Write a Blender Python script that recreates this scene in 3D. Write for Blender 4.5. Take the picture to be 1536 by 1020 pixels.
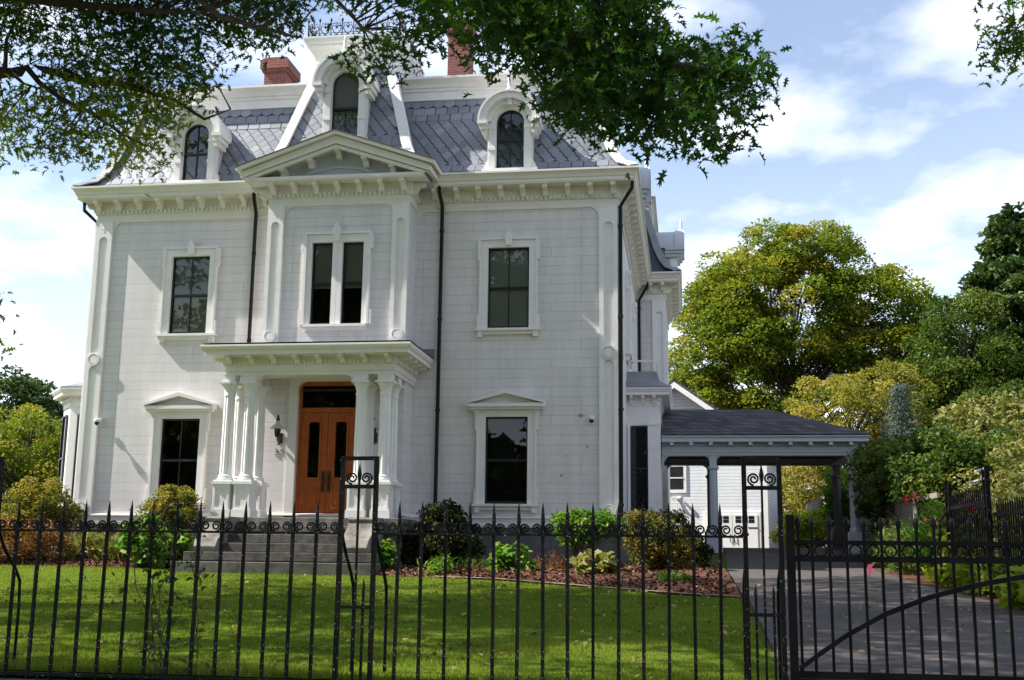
import bpy, math, random
import numpy as np
from mathutils import Vector, Matrix
R = random.Random(7)
rs = np.random.RandomState(11)
PI = math.pi
for o in list(bpy.data.objects): bpy.data.objects.remove(o)
scene = bpy.context.scene
C = scene.collection.objects

# ------------------------------------------------------------ camera, sky, sun
cam_d = bpy.data.cameras.new('camera'); cam = bpy.data.objects.new('camera', cam_d); C.link(cam)
cam_d.sensor_width = 36; cam_d.lens = 1716.0/1536*36; cam_d.clip_start = .1; cam_d.clip_end = 2000
cx_ = Vector((0.98895178, 0.14774996, 0.01201383)); cd_ = Vector((-0.01571513, 0.18508472, -0.98259691)); cf_ = Vector((-0.14740223, 0.97155216, 0.18536177))
cam.matrix_world = Matrix(((cx_.x, -cd_.x, -cf_.x, 1.3556), (cx_.y, -cd_.y, -cf_.y, -24.0), (cx_.z, -cd_.z, -cf_.z, .35), (0, 0, 0, 1)))
scene.camera = cam
SUN = Vector((-1, -.17, 1.06)).normalized()
w = bpy.data.worlds.new('World'); scene.world = w; w.use_nodes = True
nt = w.node_tree; N = nt.nodes; L = nt.links
bg = N['Background']; bg.inputs[1].default_value = .105
sky = N.new('ShaderNodeTexSky'); sky.sky_type = 'NISHITA'; sky.sun_disc = False
sky.sun_elevation = math.asin(SUN.z); sky.sun_rotation = math.atan2(SUN.x, SUN.y)
sky.air_density = 1.0; sky.dust_density = .4; sky.ozone_density = 2.5
tc = N.new('ShaderNodeTexCoord'); sep = N.new('ShaderNodeSeparateXYZ'); L.new(tc.outputs['Generated'], sep.inputs[0])
def mth(op, a, b=None, c=None):
    n = N.new('ShaderNodeMath'); n.operation = op
    for i, v in enumerate((a, b, c)):
        if v is None: continue
        if isinstance(v, (int, float)): n.inputs[i].default_value = v
        else: L.new(v, n.inputs[i])
    return n.outputs[0]
zc = mth('ADD', mth('MAXIMUM', sep.outputs[2], 0.0), .22)
comb = N.new('ShaderNodeCombineXYZ'); L.new(mth('DIVIDE', sep.outputs[0], zc), comb.inputs[0]); L.new(mth('DIVIDE', sep.outputs[1], zc), comb.inputs[1])
mp = N.new('ShaderNodeMapping'); mp.inputs['Location'].default_value = CLOUD_LOC = (3.1, 1.7, 0); L.new(comb.outputs[0], mp.inputs[0])
no = N.new('ShaderNodeTexNoise'); no.inputs['Scale'].default_value = 2.5; no.inputs['Detail'].default_value = 9; no.inputs['Roughness'].default_value = .52; L.new(mp.outputs[0], no.inputs[0])
cr = N.new('ShaderNodeValToRGB'); cr.color_ramp.elements[0].position = .44; cr.color_ramp.elements[1].position = .70; L.new(no.outputs[0], cr.inputs[0])
no2 = N.new('ShaderNodeTexNoise'); no2.inputs['Scale'].default_value = .5; no2.inputs['Detail'].default_value = 4; L.new(mp.outputs[0], no2.inputs[0])
veil = mth('MULTIPLY', no2.outputs[0], .25)
hz = mth('SUBTRACT', 1.0, mth('MULTIPLY', mth('MAXIMUM', sep.outputs[2], 0.0), 2.6))
hz = mth('MULTIPLY', mth('MAXIMUM', hz, 0.0), .42)
fac = mth('MINIMUM', mth('ADD', mth('MAXIMUM', cr.outputs[0], veil), hz), 1.0)
mx = N.new('ShaderNodeMixRGB'); L.new(fac, mx.inputs[0]); L.new(sky.outputs[0], mx.inputs[1]); mx.inputs[2].default_value = (7.6, 7.8, 8.3, 1)
L.new(mx.outputs[0], bg.inputs[0])
sd = bpy.data.lights.new('sun', 'SUN'); sd.energy = 5.0; sd.angle = math.radians(.55); sd.color = (1, .95, .86)
sun = bpy.data.objects.new('sun', sd); C.link(sun); sun.rotation_euler = SUN.to_track_quat('Z', 'Y').to_euler()
scene.view_settings.view_transform = 'Standard'; scene.view_settings.look = 'None'; scene.view_settings.exposure = 1.02; scene.view_settings.gamma = 1
scene.render.engine = 'CYCLES'

# ------------------------------------------------------------ materials
def mat(name, col, rough=.6, spec=.5, metal=0, noise=None, bump=0, bscale=30):
    """noise = (scale, colour2, low, high): blotches of a second colour"""
    m = bpy.data.materials.new(name); m.use_nodes = True
    n = m.node_tree.nodes; l = m.node_tree.links; b = n['Principled BSDF']
    b.inputs['Base Color'].default_value = (*col, 1); b.inputs['Roughness'].default_value = rough
    b.inputs['Specular IOR Level'].default_value = spec; b.inputs['Metallic'].default_value = metal
    t = n.new('ShaderNodeTexCoord')
    if noise:
        sc, c2, lo, hi = noise
        x = n.new('ShaderNodeTexNoise'); x.inputs['Scale'].default_value = sc; x.inputs['Detail'].default_value = 6; x.inputs['Roughness'].default_value = .65
        l.new(t.outputs['Object'], x.inputs[0])
        r = n.new('ShaderNodeValToRGB'); r.color_ramp.elements[0].position = lo; r.color_ramp.elements[1].position = hi
        r.color_ramp.elements[0].color = (*col, 1); r.color_ramp.elements[1].color = (*c2, 1)
        l.new(x.outputs[0], r.inputs[0]); l.new(r.outputs[0], b.inputs['Base Color'])
    if bump:
        x = n.new('ShaderNodeTexNoise'); x.inputs['Scale'].default_value = bscale; x.inputs['Detail'].default_value = 5
        l.new(t.outputs['Object'], x.inputs[0]); k = n.new('ShaderNodeBump'); k.inputs['Strength'].default_value = bump; k.inputs['Distance'].default_value = .02
        l.new(x.outputs[0], k.inputs['Height']); l.new(k.outputs[0], b.inputs['Normal'])
    return m
def brick_mat(name, c1, c2, mortar, bw, bh, msize, bump=.4, rough=.7, bias=0, stain=None, streak=False):
    m = mat(name, c1, rough); n = m.node_tree.nodes; l = m.node_tree.links; b = n['Principled BSDF']
    t = n.new('ShaderNodeTexCoord'); s = n.new('ShaderNodeSeparateXYZ'); l.new(t.outputs['Object'], s.inputs[0])
    a = n.new('ShaderNodeMath'); l.new(s.outputs[0], a.inputs[0]); l.new(s.outputs[1], a.inputs[1])
    cb = n.new('ShaderNodeCombineXYZ'); l.new(a.outputs[0], cb.inputs[0]); l.new(s.outputs[2], cb.inputs[1])
    k = n.new('ShaderNodeTexBrick'); l.new(cb.outputs[0], k.inputs[0]); k.inputs['Scale'].default_value = 1; k.inputs['Brick Width'].default_value = bw; k.inputs['Row Height'].default_value = bh
    k.inputs['Mortar Size'].default_value = msize; k.inputs['Mortar Smooth'].default_value = .2; k.inputs['Bias'].default_value = bias; k.offset = .37; k.offset_frequency = 3
    k.inputs['Color1'].default_value = (*c1, 1); k.inputs['Color2'].default_value = (*c2, 1); k.inputs['Mortar'].default_value = (*mortar, 1)
    x = n.new('ShaderNodeTexNoise'); x.inputs['Scale'].default_value = 1.7; x.inputs['Detail'].default_value = 8; x.inputs['Roughness'].default_value = .7; l.new(t.outputs['Object'], x.inputs[0])
    if streak:
        mm = n.new('ShaderNodeMapping'); mm.inputs['Scale'].default_value = (2.2, 2.2, .35); l.new(t.outputs['Object'], mm.inputs[0]); l.new(mm.outputs[0], x.inputs[0])
    mr = n.new('ShaderNodeMapRange'); mr.inputs['From Min'].default_value = .3; mr.inputs['From Max'].default_value = .75; mr.inputs['To Min'].default_value = 1.0; mr.inputs['To Max'].default_value = stain or .80; l.new(x.outputs[0], mr.inputs[0])
    mu = n.new('ShaderNodeMixRGB'); mu.blend_type = 'MULTIPLY'; mu.inputs[0].default_value = 1; l.new(k.outputs[0], mu.inputs[1]); l.new(mr.outputs[0], mu.inputs[2]); l.new(mu.outputs[0], b.inputs['Base Color'])
    bp = n.new('ShaderNodeBump'); bp.invert = True; bp.inputs['Strength'].default_value = bump; bp.inputs['Distance'].default_value = .012; l.new(k.outputs['Fac'], bp.inputs['Height'])
    l.new(bp.outputs[0], b.inputs['Normal'])
    return m
def tint_mat(name, stops, rough=.6, trans=0, spec=.12, tcol=1.6):
    """colour from each face's own random tint; leaves also let light through"""
    m = mat(name, stops[0][1], rough, spec); n = m.node_tree.nodes; l = m.node_tree.links; b = n['Principled BSDF']
    a = n.new('ShaderNodeAttribute'); a.attribute_name = 'tint'
    r = n.new('ShaderNodeValToRGB'); el = r.color_ramp.elements
    while len(el) < len(stops): el.new(.5)
    for e, (p, c) in zip(el, stops): e.position = p; e.color = (*c, 1)
    l.new(a.outputs['Fac'], r.inputs[0]); l.new(r.outputs[0], b.inputs['Base Color'])
    if trans:
        g = n.new('ShaderNodeMixRGB'); g.blend_type = 'MULTIPLY'; g.inputs[0].default_value = 1; l.new(r.outputs[0], g.inputs[1]); g.inputs[2].default_value = (tcol*1.15, tcol*1.2, tcol*.5, 1)
        d = n.new('ShaderNodeBsdfTranslucent'); l.new(g.outputs[0], d.inputs[0])
        ms = n.new('ShaderNodeMixShader'); ms.inputs[0].default_value = trans; l.new(b.outputs[0], ms.inputs[1]); l.new(d.outputs[0], ms.inputs[2])
        l.new(ms.outputs[0], n['Material Output'].inputs[0])
    return m
def glass_mat(name, tint):
    m = mat(name, (0, 0, 0), .03); n = m.node_tree.nodes; l = m.node_tree.links
    t = n.new('ShaderNodeBsdfTransparent'); t.inputs[0].default_value = (*tint, 1)
    g = n.new('ShaderNodeBsdfGlossy'); g.inputs['Roughness'].default_value = .012
    x = n.new('ShaderNodeTexNoise'); x.inputs['Scale'].default_value = 2.2; bp = n.new('ShaderNodeBump'); bp.inputs['Strength'].default_value = .02; bp.inputs['Distance'].default_value = .02
    tt = n.new('ShaderNodeTexCoord'); l.new(tt.outputs['Object'], x.inputs[0]); l.new(x.outputs[0], bp.inputs['Height']); l.new(bp.outputs[0], g.inputs['Normal'])
    f = n.new('ShaderNodeFresnel'); f.inputs[0].default_value = 1.6
    k = n.new('ShaderNodeMath'); k.operation = 'MULTIPLY'; k.inputs[1].default_value = 1.15; l.new(f.outputs[0], k.inputs[0])
    ms = n.new('ShaderNodeMixShader'); l.new(k.outputs[0], ms.inputs[0]); l.new(t.outputs[0], ms.inputs[1]); l.new(g.outputs[0], ms.inputs[2]); l.new(ms.outputs[0], n['Material Output'].inputs[0])
    return m
M = {}
M['wall'] = brick_mat('white_siding', (.765, .735, .735), (.73, .70, .70), (.55, .53, .52), 1.75, .205, .006, .5, .5, streak=True)
M['trim'] = mat('cream_trim', (.77, .735, .67), .5, noise=(3, (.67, .63, .55), .5, .85))
M['white'] = mat('white_paint', (.79, .77, .755), .45, noise=(4, (.68, .66, .63), .5, .85))
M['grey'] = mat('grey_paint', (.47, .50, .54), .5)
M['slate'] = tint_mat('slate', [(0, (.11, .122, .15)), (.5, (.175, .19, .23)), (1, (.32, .33, .36))], .5, spec=.9)
M['slatebase'] = mat('slate_base', (.055, .06, .075), .7)
M['brick'] = brick_mat('red_brick', (.30, .075, .05), (.22, .05, .04), (.22, .17, .14), .21, .07, .008, .5, .8)
M['lead'] = mat('lead_roof', (.22, .235, .26), .45, noise=(3, (.15, .16, .18), .4, .8))
M['metal'] = mat('black_iron', (.006, .006, .006), .5, .10, noise=(48, (.36, .36, .33), .63, .68))
M['gate'] = mat('gate_paint', (.005, .005, .006), .45, .09, noise=(16, (.22, .21, .2), .74, .80))
M['pipe'] = mat('dark_downpipe', (.014, .012, .012), .4, .2)
M['sash'] = mat('dark_sash', (.012, .012, .013), .35)
M['glass'] = glass_mat('window_glass', (.72, .76, .76))
M['room'] = mat('dark_room', (.035, .033, .03), .9)
M['blind'] = mat('roller_blind', (.62, .62, .56), .9)
M['curtain'] = mat('lace_curtain', (.42, .42, .38), .9, noise=(14, (.12, .12, .1), .45, .6))
M['granite'] = mat('granite', (.235, .215, .185), .85, noise=(3.2, (.075, .068, .058), .38, .66), bump=.5, bscale=40)
M['worn_shaded'] = mat('weathered_shaded_granite', (.135, .122, .105), .85, noise=(4, (.05, .045, .038), .36, .66), bump=.5, bscale=40)  # stained granite, with the shade on the steps also put into the colour
M['darkstone'] = mat('dark_foundation', (.15, .15, .155), .85, noise=(3, (.09, .09, .095), .35, .7), bump=.5, bscale=18)
M['door'] = mat('varnished_wood', (.47, .115, .022), .32, .4, noise=(6, (.29, .06, .011), .35, .75))
M['bronze'] = mat('bronze_lamp', (.06, .055, .05), .35, metal=.6)
M['lampshade'] = mat('pale_lamp_metal', (.6, .6, .58), .35)
M['asphalt'] = mat('asphalt', (.088, .077, .073), .95, .1, noise=(1.3, (.12, .107, .10), .4, .7), bump=.6, bscale=120)
M['mulch'] = mat('bark_mulch', (.07, .034, .022), .95, .05, noise=(16, (.19, .095, .062), .42, .66), bump=1, bscale=30)
M['lawn'] = mat('lawn_soil', (.075, .125, .014), .95, .0, noise=(3.5, (.115, .16, .024), .35, .7), bump=1, bscale=60)
M['ground'] = mat('ground_cover', (.06, .08, .025), .95, .0, noise=(.4, (.09, .09, .035), .35, .7), bump=.6, bscale=8)
M['street'] = mat('pavement', (.28, .27, .26), .9, bump=.3, bscale=60)
M['shingle'] = brick_mat('dark_shingles', (.022, .022, .028), (.085, .08, .09), (.012, .012, .014), .24, .11, .010, 1.0, .85)
M['siding2'] = brick_mat('white_clapboard', (.80, .81, .83), (.79, .80, .82), (.50, .52, .56), 6, .115, .010, .6, .5)
M['soffit'] = mat('brown_soffit_and_shaded_post', (.10, .085, .08), .8)
M['fencewood'] = mat('weathered_boards', (.26, .22, .20), .9, noise=(9, (.16, .13, .12), .4, .7))
M['bark'] = mat('bark', (.062, .048, .038), .95, noise=(7, (.03, .024, .02), .4, .7), bump=1, bscale=14)
M['flower'] = mat('rose_petals', (.62, .03, .07), .6)
M['pink'] = mat('pink_ribbon', (.80, .10, .22), .6)
M['terracotta'] = mat('orange_clay', (.55, .2, .06), .8)
M['cam'] = mat('camera_plastic', (.75, .75, .74), .4)
M['num'] = mat('bronze_number', (.30, .27, .2), .4, metal=.4)
M['patch'] = mat('bare_wood_patch', (.33, .30, .27), .9)
LEAF = {
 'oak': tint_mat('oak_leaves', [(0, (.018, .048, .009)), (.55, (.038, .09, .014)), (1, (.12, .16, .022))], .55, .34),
 'oaksunlit': tint_mat('oak_leaves_sunlit', [(0, (.05, .10, .012)), (.5, (.13, .19, .02)), (1, (.28, .29, .04))], .55, .45),  # lower left sprays: paler leaves, the sunlight on them put into the colour
 'maple': tint_mat('maple_leaves', [(0, (.07, .125, .018)), (.5, (.155, .19, .026)), (.9, (.26, .245, .036)), (1, (.29, .21, .04))], .5, .3),
 'green': tint_mat('green_leaves', [(0, (.03, .062, .012)), (.6, (.075, .115, .022)), (1, (.17, .19, .045))], .5, .25),
 'pine': tint_mat('pine_needles', [(0, (.035, .07, .028)), (.6, (.075, .125, .048)), (1, (.15, .19, .07))], .6, .1),
 'spruce': tint_mat('spruce_needles', [(0, (.06, .10, .085)), (1, (.14, .19, .17))], .6, .05),
 'yellow': tint_mat('yellow_leaves', [(0, (.13, .14, .025)), (.5, (.24, .22, .045)), (1, (.34, .27, .08))], .5, .3),
 'tan': tint_mat('tan_leaves', [(0, (.17, .15, .05)), (.5, (.28, .22, .09)), (1, (.32, .27, .12))], .6, .2),
 'golden': tint_mat('golden_leaves', [(0, (.09, .11, .02)), (.5, (.2, .18, .04)), (1, (.36, .25, .07))], .55, .3),
 'lime': tint_mat('lime_leaves', [(0, (.12, .19, .015)), (.5, (.24, .30, .03)), (1, (.38, .40, .06))], .5, .3),
 'bright': tint_mat('bright_leaves', [(0, (.05, .13, .015)), (.5, (.10, .20, .025)), (1, (.20, .27, .05))], .5, .3),
 'dark': tint_mat('yew_needles', [(0, (.014, .022, .007)), (.6, (.032, .042, .012)), (1, (.07, .07, .018))], .6, .1),
 'rust': tint_mat('rust_leaves', [(0, (.10, .04, .02)), (.5, (.2, .085, .035)), (1, (.30, .17, .06))], .55, .2),
 'orange': tint_mat('orange_leaves', [(0, (.045, .06, .012)), (.5, (.11, .11, .025)), (1, (.30, .19, .04))], .55, .2),
 'pale': tint_mat('pale_leaves', [(0, (.09, .11, .03)), (.5, (.19, .19, .065)), (1, (.32, .29, .13))], .55, .25),
 'grass': tint_mat('grass_blades', [(0, (.065, .105, .012)), (.55, (.125, .165, .02)), (1, (.23, .24, .05))], .55, .45),
 'chips': tint_mat('bark_chips', [(0, (.04, .02, .014)), (.6, (.12, .06, .04)), (1, (.26, .15, .10))], .9, .0),
 'drygrass': tint_mat('dry_grass', [(0, (.10, .12, .03)), (.5, (.2, .19, .06)), (1, (.33, .28, .13))], .6, .25),
}

# ------------------------------------------------------------ mesh helpers
class MB:
    def __init__(s): s.v = []; s.f = []; s.t = []
    def add(s, vs, fs, tint=0.0):
        b = len(s.v); s.v += [tuple(v) for v in vs]; s.f += [tuple(i+b for i in f) for f in fs]; s.t += [tint]*len(fs); return s
    def box(s, x0, x1, y0, y1, z0, z1, tint=0.0):
        return s.add([(x0, y0, z0), (x1, y0, z0), (x1, y1, z0), (x0, y1, z0), (x0, y0, z1), (x1, y0, z1), (x1, y1, z1), (x0, y1, z1)],
                     [(0, 3, 2, 1), (4, 5, 6, 7), (0, 1, 5, 4), (1, 2, 6, 5), (2, 3, 7, 6), (3, 0, 4, 7)], tint)
    def prism(s, poly, a, b, axis='y'):
        """poly in (u,w) extruded along axis from a to b: 'y' u=x w=z, 'x' u=y w=z, 'z' u=x w=y"""
        n = len(poly)
        f = {'y': lambda u, w, d: (u, d, w), 'x': lambda u, w, d: (d, u, w), 'z': lambda u, w, d: (u, w, d)}[axis]
        return s.add([f(u, w, a) for u, w in poly] + [f(u, w, b) for u, w in poly],
                     [tuple(range(n)), tuple(range(2*n-1, n-1, -1))] + [(i, i+n, (i+1) % n+n, (i+1) % n) for i in range(n)])
    def ring(s, outer, inner, a, b):
        """frame between two outlines (u,w) of equal length, open path, along y"""
        n = len(outer)
        vs = [(u, a, w) for u, w in outer] + [(u, a, w) for u, w in inner] + [(u, b, w) for u, w in outer] + [(u, b, w) for u, w in inner]
        fs = []
        for i in range(n-1):
            fs += [(i, i+1, n+i+1, n+i), (2*n+i, 3*n+i, 3*n+i+1, 2*n+i+1), (i, 2*n+i, 2*n+i+1, i+1), (n+i, n+i+1, 3*n+i+1, 3*n+i)]
        fs += [(0, n, 3*n, 2*n), (n-1, 3*n-1, 4*n-1, 2*n-1)]
        return s.add(vs, fs)
    def tube(s, pts, r, n=6, cap=True):
        pts = [Vector(p) for p in pts]; m = len(pts); rr = r if isinstance(r, (list, tuple)) else [r]*m
        vs = []; up = None
        for i, p in enumerate(pts):
            d = (pts[min(i+1, m-1)]-pts[max(i-1, 0)])
            d = d.normalized() if d.length > 1e-9 else Vector((0, 0, 1))
            if up is None: up = Vector((1, 0, 0)) if abs(d.x) < .8 else Vector((0, 1, 0))
            a = d.cross(up).normalized(); b = d.cross(a).normalized(); up = -b if False else up
            for k in range(n):
                t = 2*PI*(k+.5)/n; vs.append(p + (a*math.cos(t)+b*math.sin(t))*rr[i])
        fs = [(i*n+k, i*n+(k+1) % n, (i+1)*n+(k+1) % n, (i+1)*n+k) for i in range(m-1) for k in range(n)]
        if cap: fs += [tuple(range(n-1, -1, -1)), tuple(range((m-1)*n, m*n))]
        return s.add(vs, fs)
    def lathe(s, prof, c=(0, 0, 0), n=16, rmul=None):
        """prof of (r,z)"""
        vs = [(c[0]+r*math.cos(2*PI*k/n)*(rmul[k % len(rmul)] if rmul else 1), c[1]+r*math.sin(2*PI*k/n)*(rmul[k % len(rmul)] if rmul else 1), c[2]+z) for r, z in prof for k in range(n)]
        m = len(prof)
        fs = [(i*n+k, i*n+(k+1) % n, (i+1)*n+(k+1) % n, (i+1)*n+k) for i in range(m-1) for k in range(n)]
        return s.add(vs, fs + [tuple(range(n-1, -1, -1)), tuple(range((m-1)*n, m*n))])
    def sweep(s, prof, path, closed_prof=False, cap=True):
        """prof (offset outward, z) along plan path with mitres; outward is on the right of the walk"""
        rings = [[(p[0]+m[0]*o, p[1]+m[1]*o, z) for o, z in prof] for p, m in zip(path, mitres(path))]
        n = len(prof); vs = [v for r in rings for v in r]
        k = n if closed_prof else n-1
        fs = [(i*n+j, (i+1)*n+j, (i+1)*n+(j+1) % n, i*n+(j+1) % n) for i in range(len(path)-1) for j in range(k)]
        if cap: fs += [tuple(range(n)), tuple(range((len(path)-1)*n+n-1, (len(path)-1)*n-1, -1))]
        return s.add(vs, fs)
def mitres(path):
    out = []
    def nrm(a, b):
        d = Vector((b[0]-a[0], b[1]-a[1])).normalized(); return Vector((d.y, -d.x))
    for i in range(len(path)):
        n0 = nrm(path[i-1], path[i]) if i > 0 else None; n1 = nrm(path[i], path[i+1]) if i < len(path)-1 else None
        if n0 is None: m = n1
        elif n1 is None: m = n0
        else:
            m = n0+n1; m = m/(m.dot(n0))
        out.append((m.x, m.y))
    return out
def mesh_of(name, mb):
    me = bpy.data.meshes.new(name); me.from_pydata(mb.v, [], mb.f); me.validate(); 
    if any(mb.t) and len(me.polygons) == len(mb.t):
        a = me.attributes.new('tint', 'FLOAT', 'FACE'); a.data.foreach_set('value', np.array(mb.t, 'f'))
    return me
def fix_normals(me):
    import bmesh
    b = bmesh.new(); b.from_mesh(me); bmesh.ops.recalc_face_normals(b, faces=b.faces); b.to_mesh(me); b.free()
def obj(name, mb, m, parent=None, loc=(0, 0, 0), rz=0, smooth=False, bevel=0, fix=True):
    me = mb if isinstance(mb, bpy.types.Mesh) else mesh_of(name, mb)
    if not isinstance(mb, bpy.types.Mesh):
        if fix: fix_normals(me)
        if smooth:
            me.polygons.foreach_set('use_smooth', [True]*len(me.polygons))
            try: me.set_sharp_from_angle(angle=math.radians(42))
            except Exception: pass
        me.materials.append(m if not isinstance(m, str) else M[m])
    o = bpy.data.objects.new(name, me); C.link(o); o.location = loc; o.rotation_euler = (0, 0, rz)
    if parent: o.parent = parent
    if bevel:
        bv = o.modifiers.new('bevel', 'BEVEL'); bv.width = bevel; bv.segments = 2; bv.limit_method = 'ANGLE'
    return o
def tag(o, label, cat, group=None, kind=None):
    if label: o['label'] = label
    if cat: o['category'] = cat
    if group: o['group'] = group
    if kind: o['kind'] = kind
    return o
def thing(name, label, cat, loc=(0, 0, 0), rz=0, group=None):
    o = bpy.data.objects.new(name, None); C.link(o); o.location = loc; o.rotation_euler = (0, 0, rz); o.empty_display_size = .2
    return tag(o, label, cat, group)
def copy_tree(o, parent=None, loc=None, rz=None):
    c = o.copy(); C.link(c)
    if parent: c.parent = parent
    if loc is not None: c.location = loc
    if rz is not None: c.rotation_euler = (0, 0, rz)
    for ch in list(o.children): copy_tree(ch, c)
    return c
def arc(cx, cz, r, a0, a1, n): return [(cx+r*math.cos(math.radians(a0+(a1-a0)*i/n)), cz+r*math.sin(math.radians(a0+(a1-a0)*i/n))) for i in range(n+1)]

# ------------------------------------------------------------ terrain
def hy(y): return float(np.interp(y, [-600, -24, -17.6, -15.62, -15.46, -3, 0, 6, 10, 25, 60, 600], [-1.3, -1.27, -1.1, -1.0, -.57, .0, .12, .585, .65, .6, .4, 0]))
def h(x, y):
    b = hy(y)
    if x < 1: b += (.0 - b)*min(1, max(0, (y-0)/6))*min(1, (1-x)/2) if y > 0 else 0
    if x < -5 and y > -8: b += .006*min(10, -5-x)*min(1, (y+8)/5)
    return b
def sheet(name, rows, m, lift, kind='structure'):
    """rows: list of lists of (x,y); draped over the terrain and lifted"""
    n = len(rows[0]); mb = MB(); mb.add([(x, y, h(x, y)+lift(x, y) if callable(lift) else h(x, y)+lift) for r in rows for x, y in r],
        [(i*n+j, i*n+j+1, (i+1)*n+j+1, (i+1)*n+j) for i in range(len(rows)-1) for j in range(n-1)])
    o = obj(name, mb, m, smooth=False, fix=False); o['kind'] = kind
    return o
gx = [-600, -300, -150, -80, -50, -35, -25] + list(np.arange(-20, 20.1, 1.0)) + [25, 35, 50, 80, 150, 300, 600]
gy = [-600, -200, -80, -40, -24, -20, -17.6] + list(np.arange(-16, 12.1, .5)) + [15, 20, 25, 35, 50, 80, 150, 300, 600]
sheet('ground', [[(float(x), float(y)) for x in gx] for y in gy], 'ground', -.012)
sheet('sidewalk', [[(float(x), y) for x in np.arange(-40, 41, 4.)] for y in (-23, -20, -17.6, -16.4)], 'street', .02)
DL = lambda y: float(np.interp(y, [-16, -13, -8, -6.8, 0, 5, 9, 16], [2.1, 2.13, 2.2, 2.15, 2.18, 2.32, 1.9, .5]))
DR = lambda y: float(np.interp(y, [-16, -10, -6.5, -3.5, 5, 9, 16], [5.75, 5.7, 5.45, 5.2, 5.1, 5.2, 5.6]))
sheet('driveway', [[(DL(y)+(DR(y)-DL(y))*k/8, float(y)) for k in range(9)] for y in [-15.45]+list(np.arange(-15, 16.6, .5))], 'asphalt', .006)
BE = lambda x: float(np.interp(x, [-16, -13, -8, -4, -1.9, .3, 1.3, 2.1], [-2.3, -2.7, -3.0, -3.75, -4.3, -6.1, -6.9, -7.3]))
sheet('lawn', [[(float(x), -15.45+(BE(max(-16, min(2.1, x)))+.25+15.45)*k/30) for x in list(np.arange(-34, 2, .5))+[2.06]] for k in range(31)], 'lawn', .0)
sheet('mulch_bed', [[(float(x), BE(x)+(0.02-BE(x))*k/14) for x in list(np.arange(-15, 2, .25))+[2.1]] for k in range(15)], 'mulch',
      lambda x, y: .012+.06*min(1, max(0, (y-BE(x))/.5))+.02*math.sin(x*7+y*5)*math.sin(y*9-x*3)*min(1, max(0, (y-BE(x))/.3)))
M['edging'] = mat('stone_edging', (.30, .25, .19), .9, .1, noise=(9, (.18, .15, .11), .4, .7))
sheet('bed_edging', [[(float(x), BE(x)-.10+.13*k) for x in np.arange(-3.0, 2.11, .15)] for k in range(2)], 'edging', .035)
sheet('garden_soil', [[(DR(y)+.02+k*.7, float(y)) for k in range(10)] for y in np.arange(-15.4, 20, .5)], 'mulch', .004)
# ------------------------------------------------------------ the house
XL, XR, PL, PR, PY, WX, WY, YB = -12.08, 0.0, -7.63, -4.45, -.75, .88, 9.4, 14.0
CX = -6.04
house = thing('mansard_house', 'white two storey wooden mansion with slate mansard roof, central tower and columned entrance porch', 'house', (CX, 0, 0))
HX = lambda x: x-CX
class HM(MB): pass
def hobj(name, mb, m, parent=None, **k):
    """a house part drawn in world coordinates"""
    mb.v = [(x-CX, y, z) for x, y, z in mb.v]
    o = obj(name, mb, m, house, **k)
    if parent:
        o.parent = parent; o.location = Vector(o.location)-Vector(parent.location)
    return o
def wall_holes(mb, ax, c, u0, u1, z0, z1, holes, out=-1):
    """wall face in plane ax=c with rectangular openings (u0,u1,z0,z1)"""
    us = sorted({u0, u1} | {q for hh in holes for q in hh[:2]}); zs = sorted({z0, z1} | {q for hh in holes for q in hh[2:]})
    P = (lambda u, z: (u, c, z)) if ax == 'y' else (lambda u, z: (c, u, z))
    for i in range(len(us)-1):
        for j in range(len(zs)-1):
            a, b, p, q = us[i], us[i+1], zs[j], zs[j+1]; mu, mz = (a+b)/2, (p+q)/2
            if any(hh[0] < mu < hh[1] and hh[2] < mz < hh[3] for hh in holes): continue
            mb.add([P(a, p), P(b, p), P(b, q), P(a, q)], [(0, 1, 2, 3)])
Z0, Z1 = .95, 8.62
WL, WR = -9.71, -2.375           # window axes
w1 = lambda c: (c-.455, c+.455, 1.42, 3.26); w2 = lambda c: (c-.455, c+.455, 5.18, 6.99)
PW = (-6.36, -5.67)              # pair of windows over the porch, each .47 wide
mb = MB()
wall_holes(mb, 'y', 0, XL, PL, Z0, Z1, [w1(WL), w2(WL)]); wall_holes(mb, 'y', 0, PR, XR, Z0, Z1, [w1(WR), w2(WR)])
DX0, DX1, DZ0, DZ1 = -6.76, -5.46, 1.06, 3.96
wall_holes(mb, 'y', PY, PL, PR, Z0, Z1+.5, [(c-.235, c+.235, 5.18, 7.01) for c in PW] + [(DX0, DX1, DZ0, DZ1)])
for x in (PL, PR): wall_holes(mb, 'x', x, PY, 0, Z0, Z1+.3, [])
SW = [(3.3, 4.2), (6.9, 7.8)]
wall_holes(mb, 'x', XR, 0, WY, Z0, Z1, [(a, b, 5.18, 6.99) for a, b in SW]); wall_holes(mb, 'y', WY, XR, WX, Z0, Z1, [])
wall_holes(mb, 'x', WX, WY, YB, Z0, Z1, []); wall_holes(mb, 'y', YB, XL, WX, Z0, Z1, []); wall_holes(mb, 'x', XL, 0, YB, Z0, Z1, [])
hobj('wall', mb, 'wall', fix=False)
PATH = [(XL, YB), (XL, 0), (PL, 0), (PL, PY), (PR, PY), (PR, 0), (XR, 0), (XR, WY), (WX, WY), (WX, YB)]
mb = MB(); mb.sweep([(-.02, -.5), (.03, -.5), (.03, .93), (-.02, .95)], PATH); hobj('foundation', mb, 'darkstone')
mb = MB(); mb.sweep([(0, .93), (.07, .93), (.075, .99), (.05, 1.0), (.05, 1.11), (.09, 1.12), (.085, 1.15), (0, 1.17)], PATH); hobj('base_board', mb, 'white')

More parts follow.
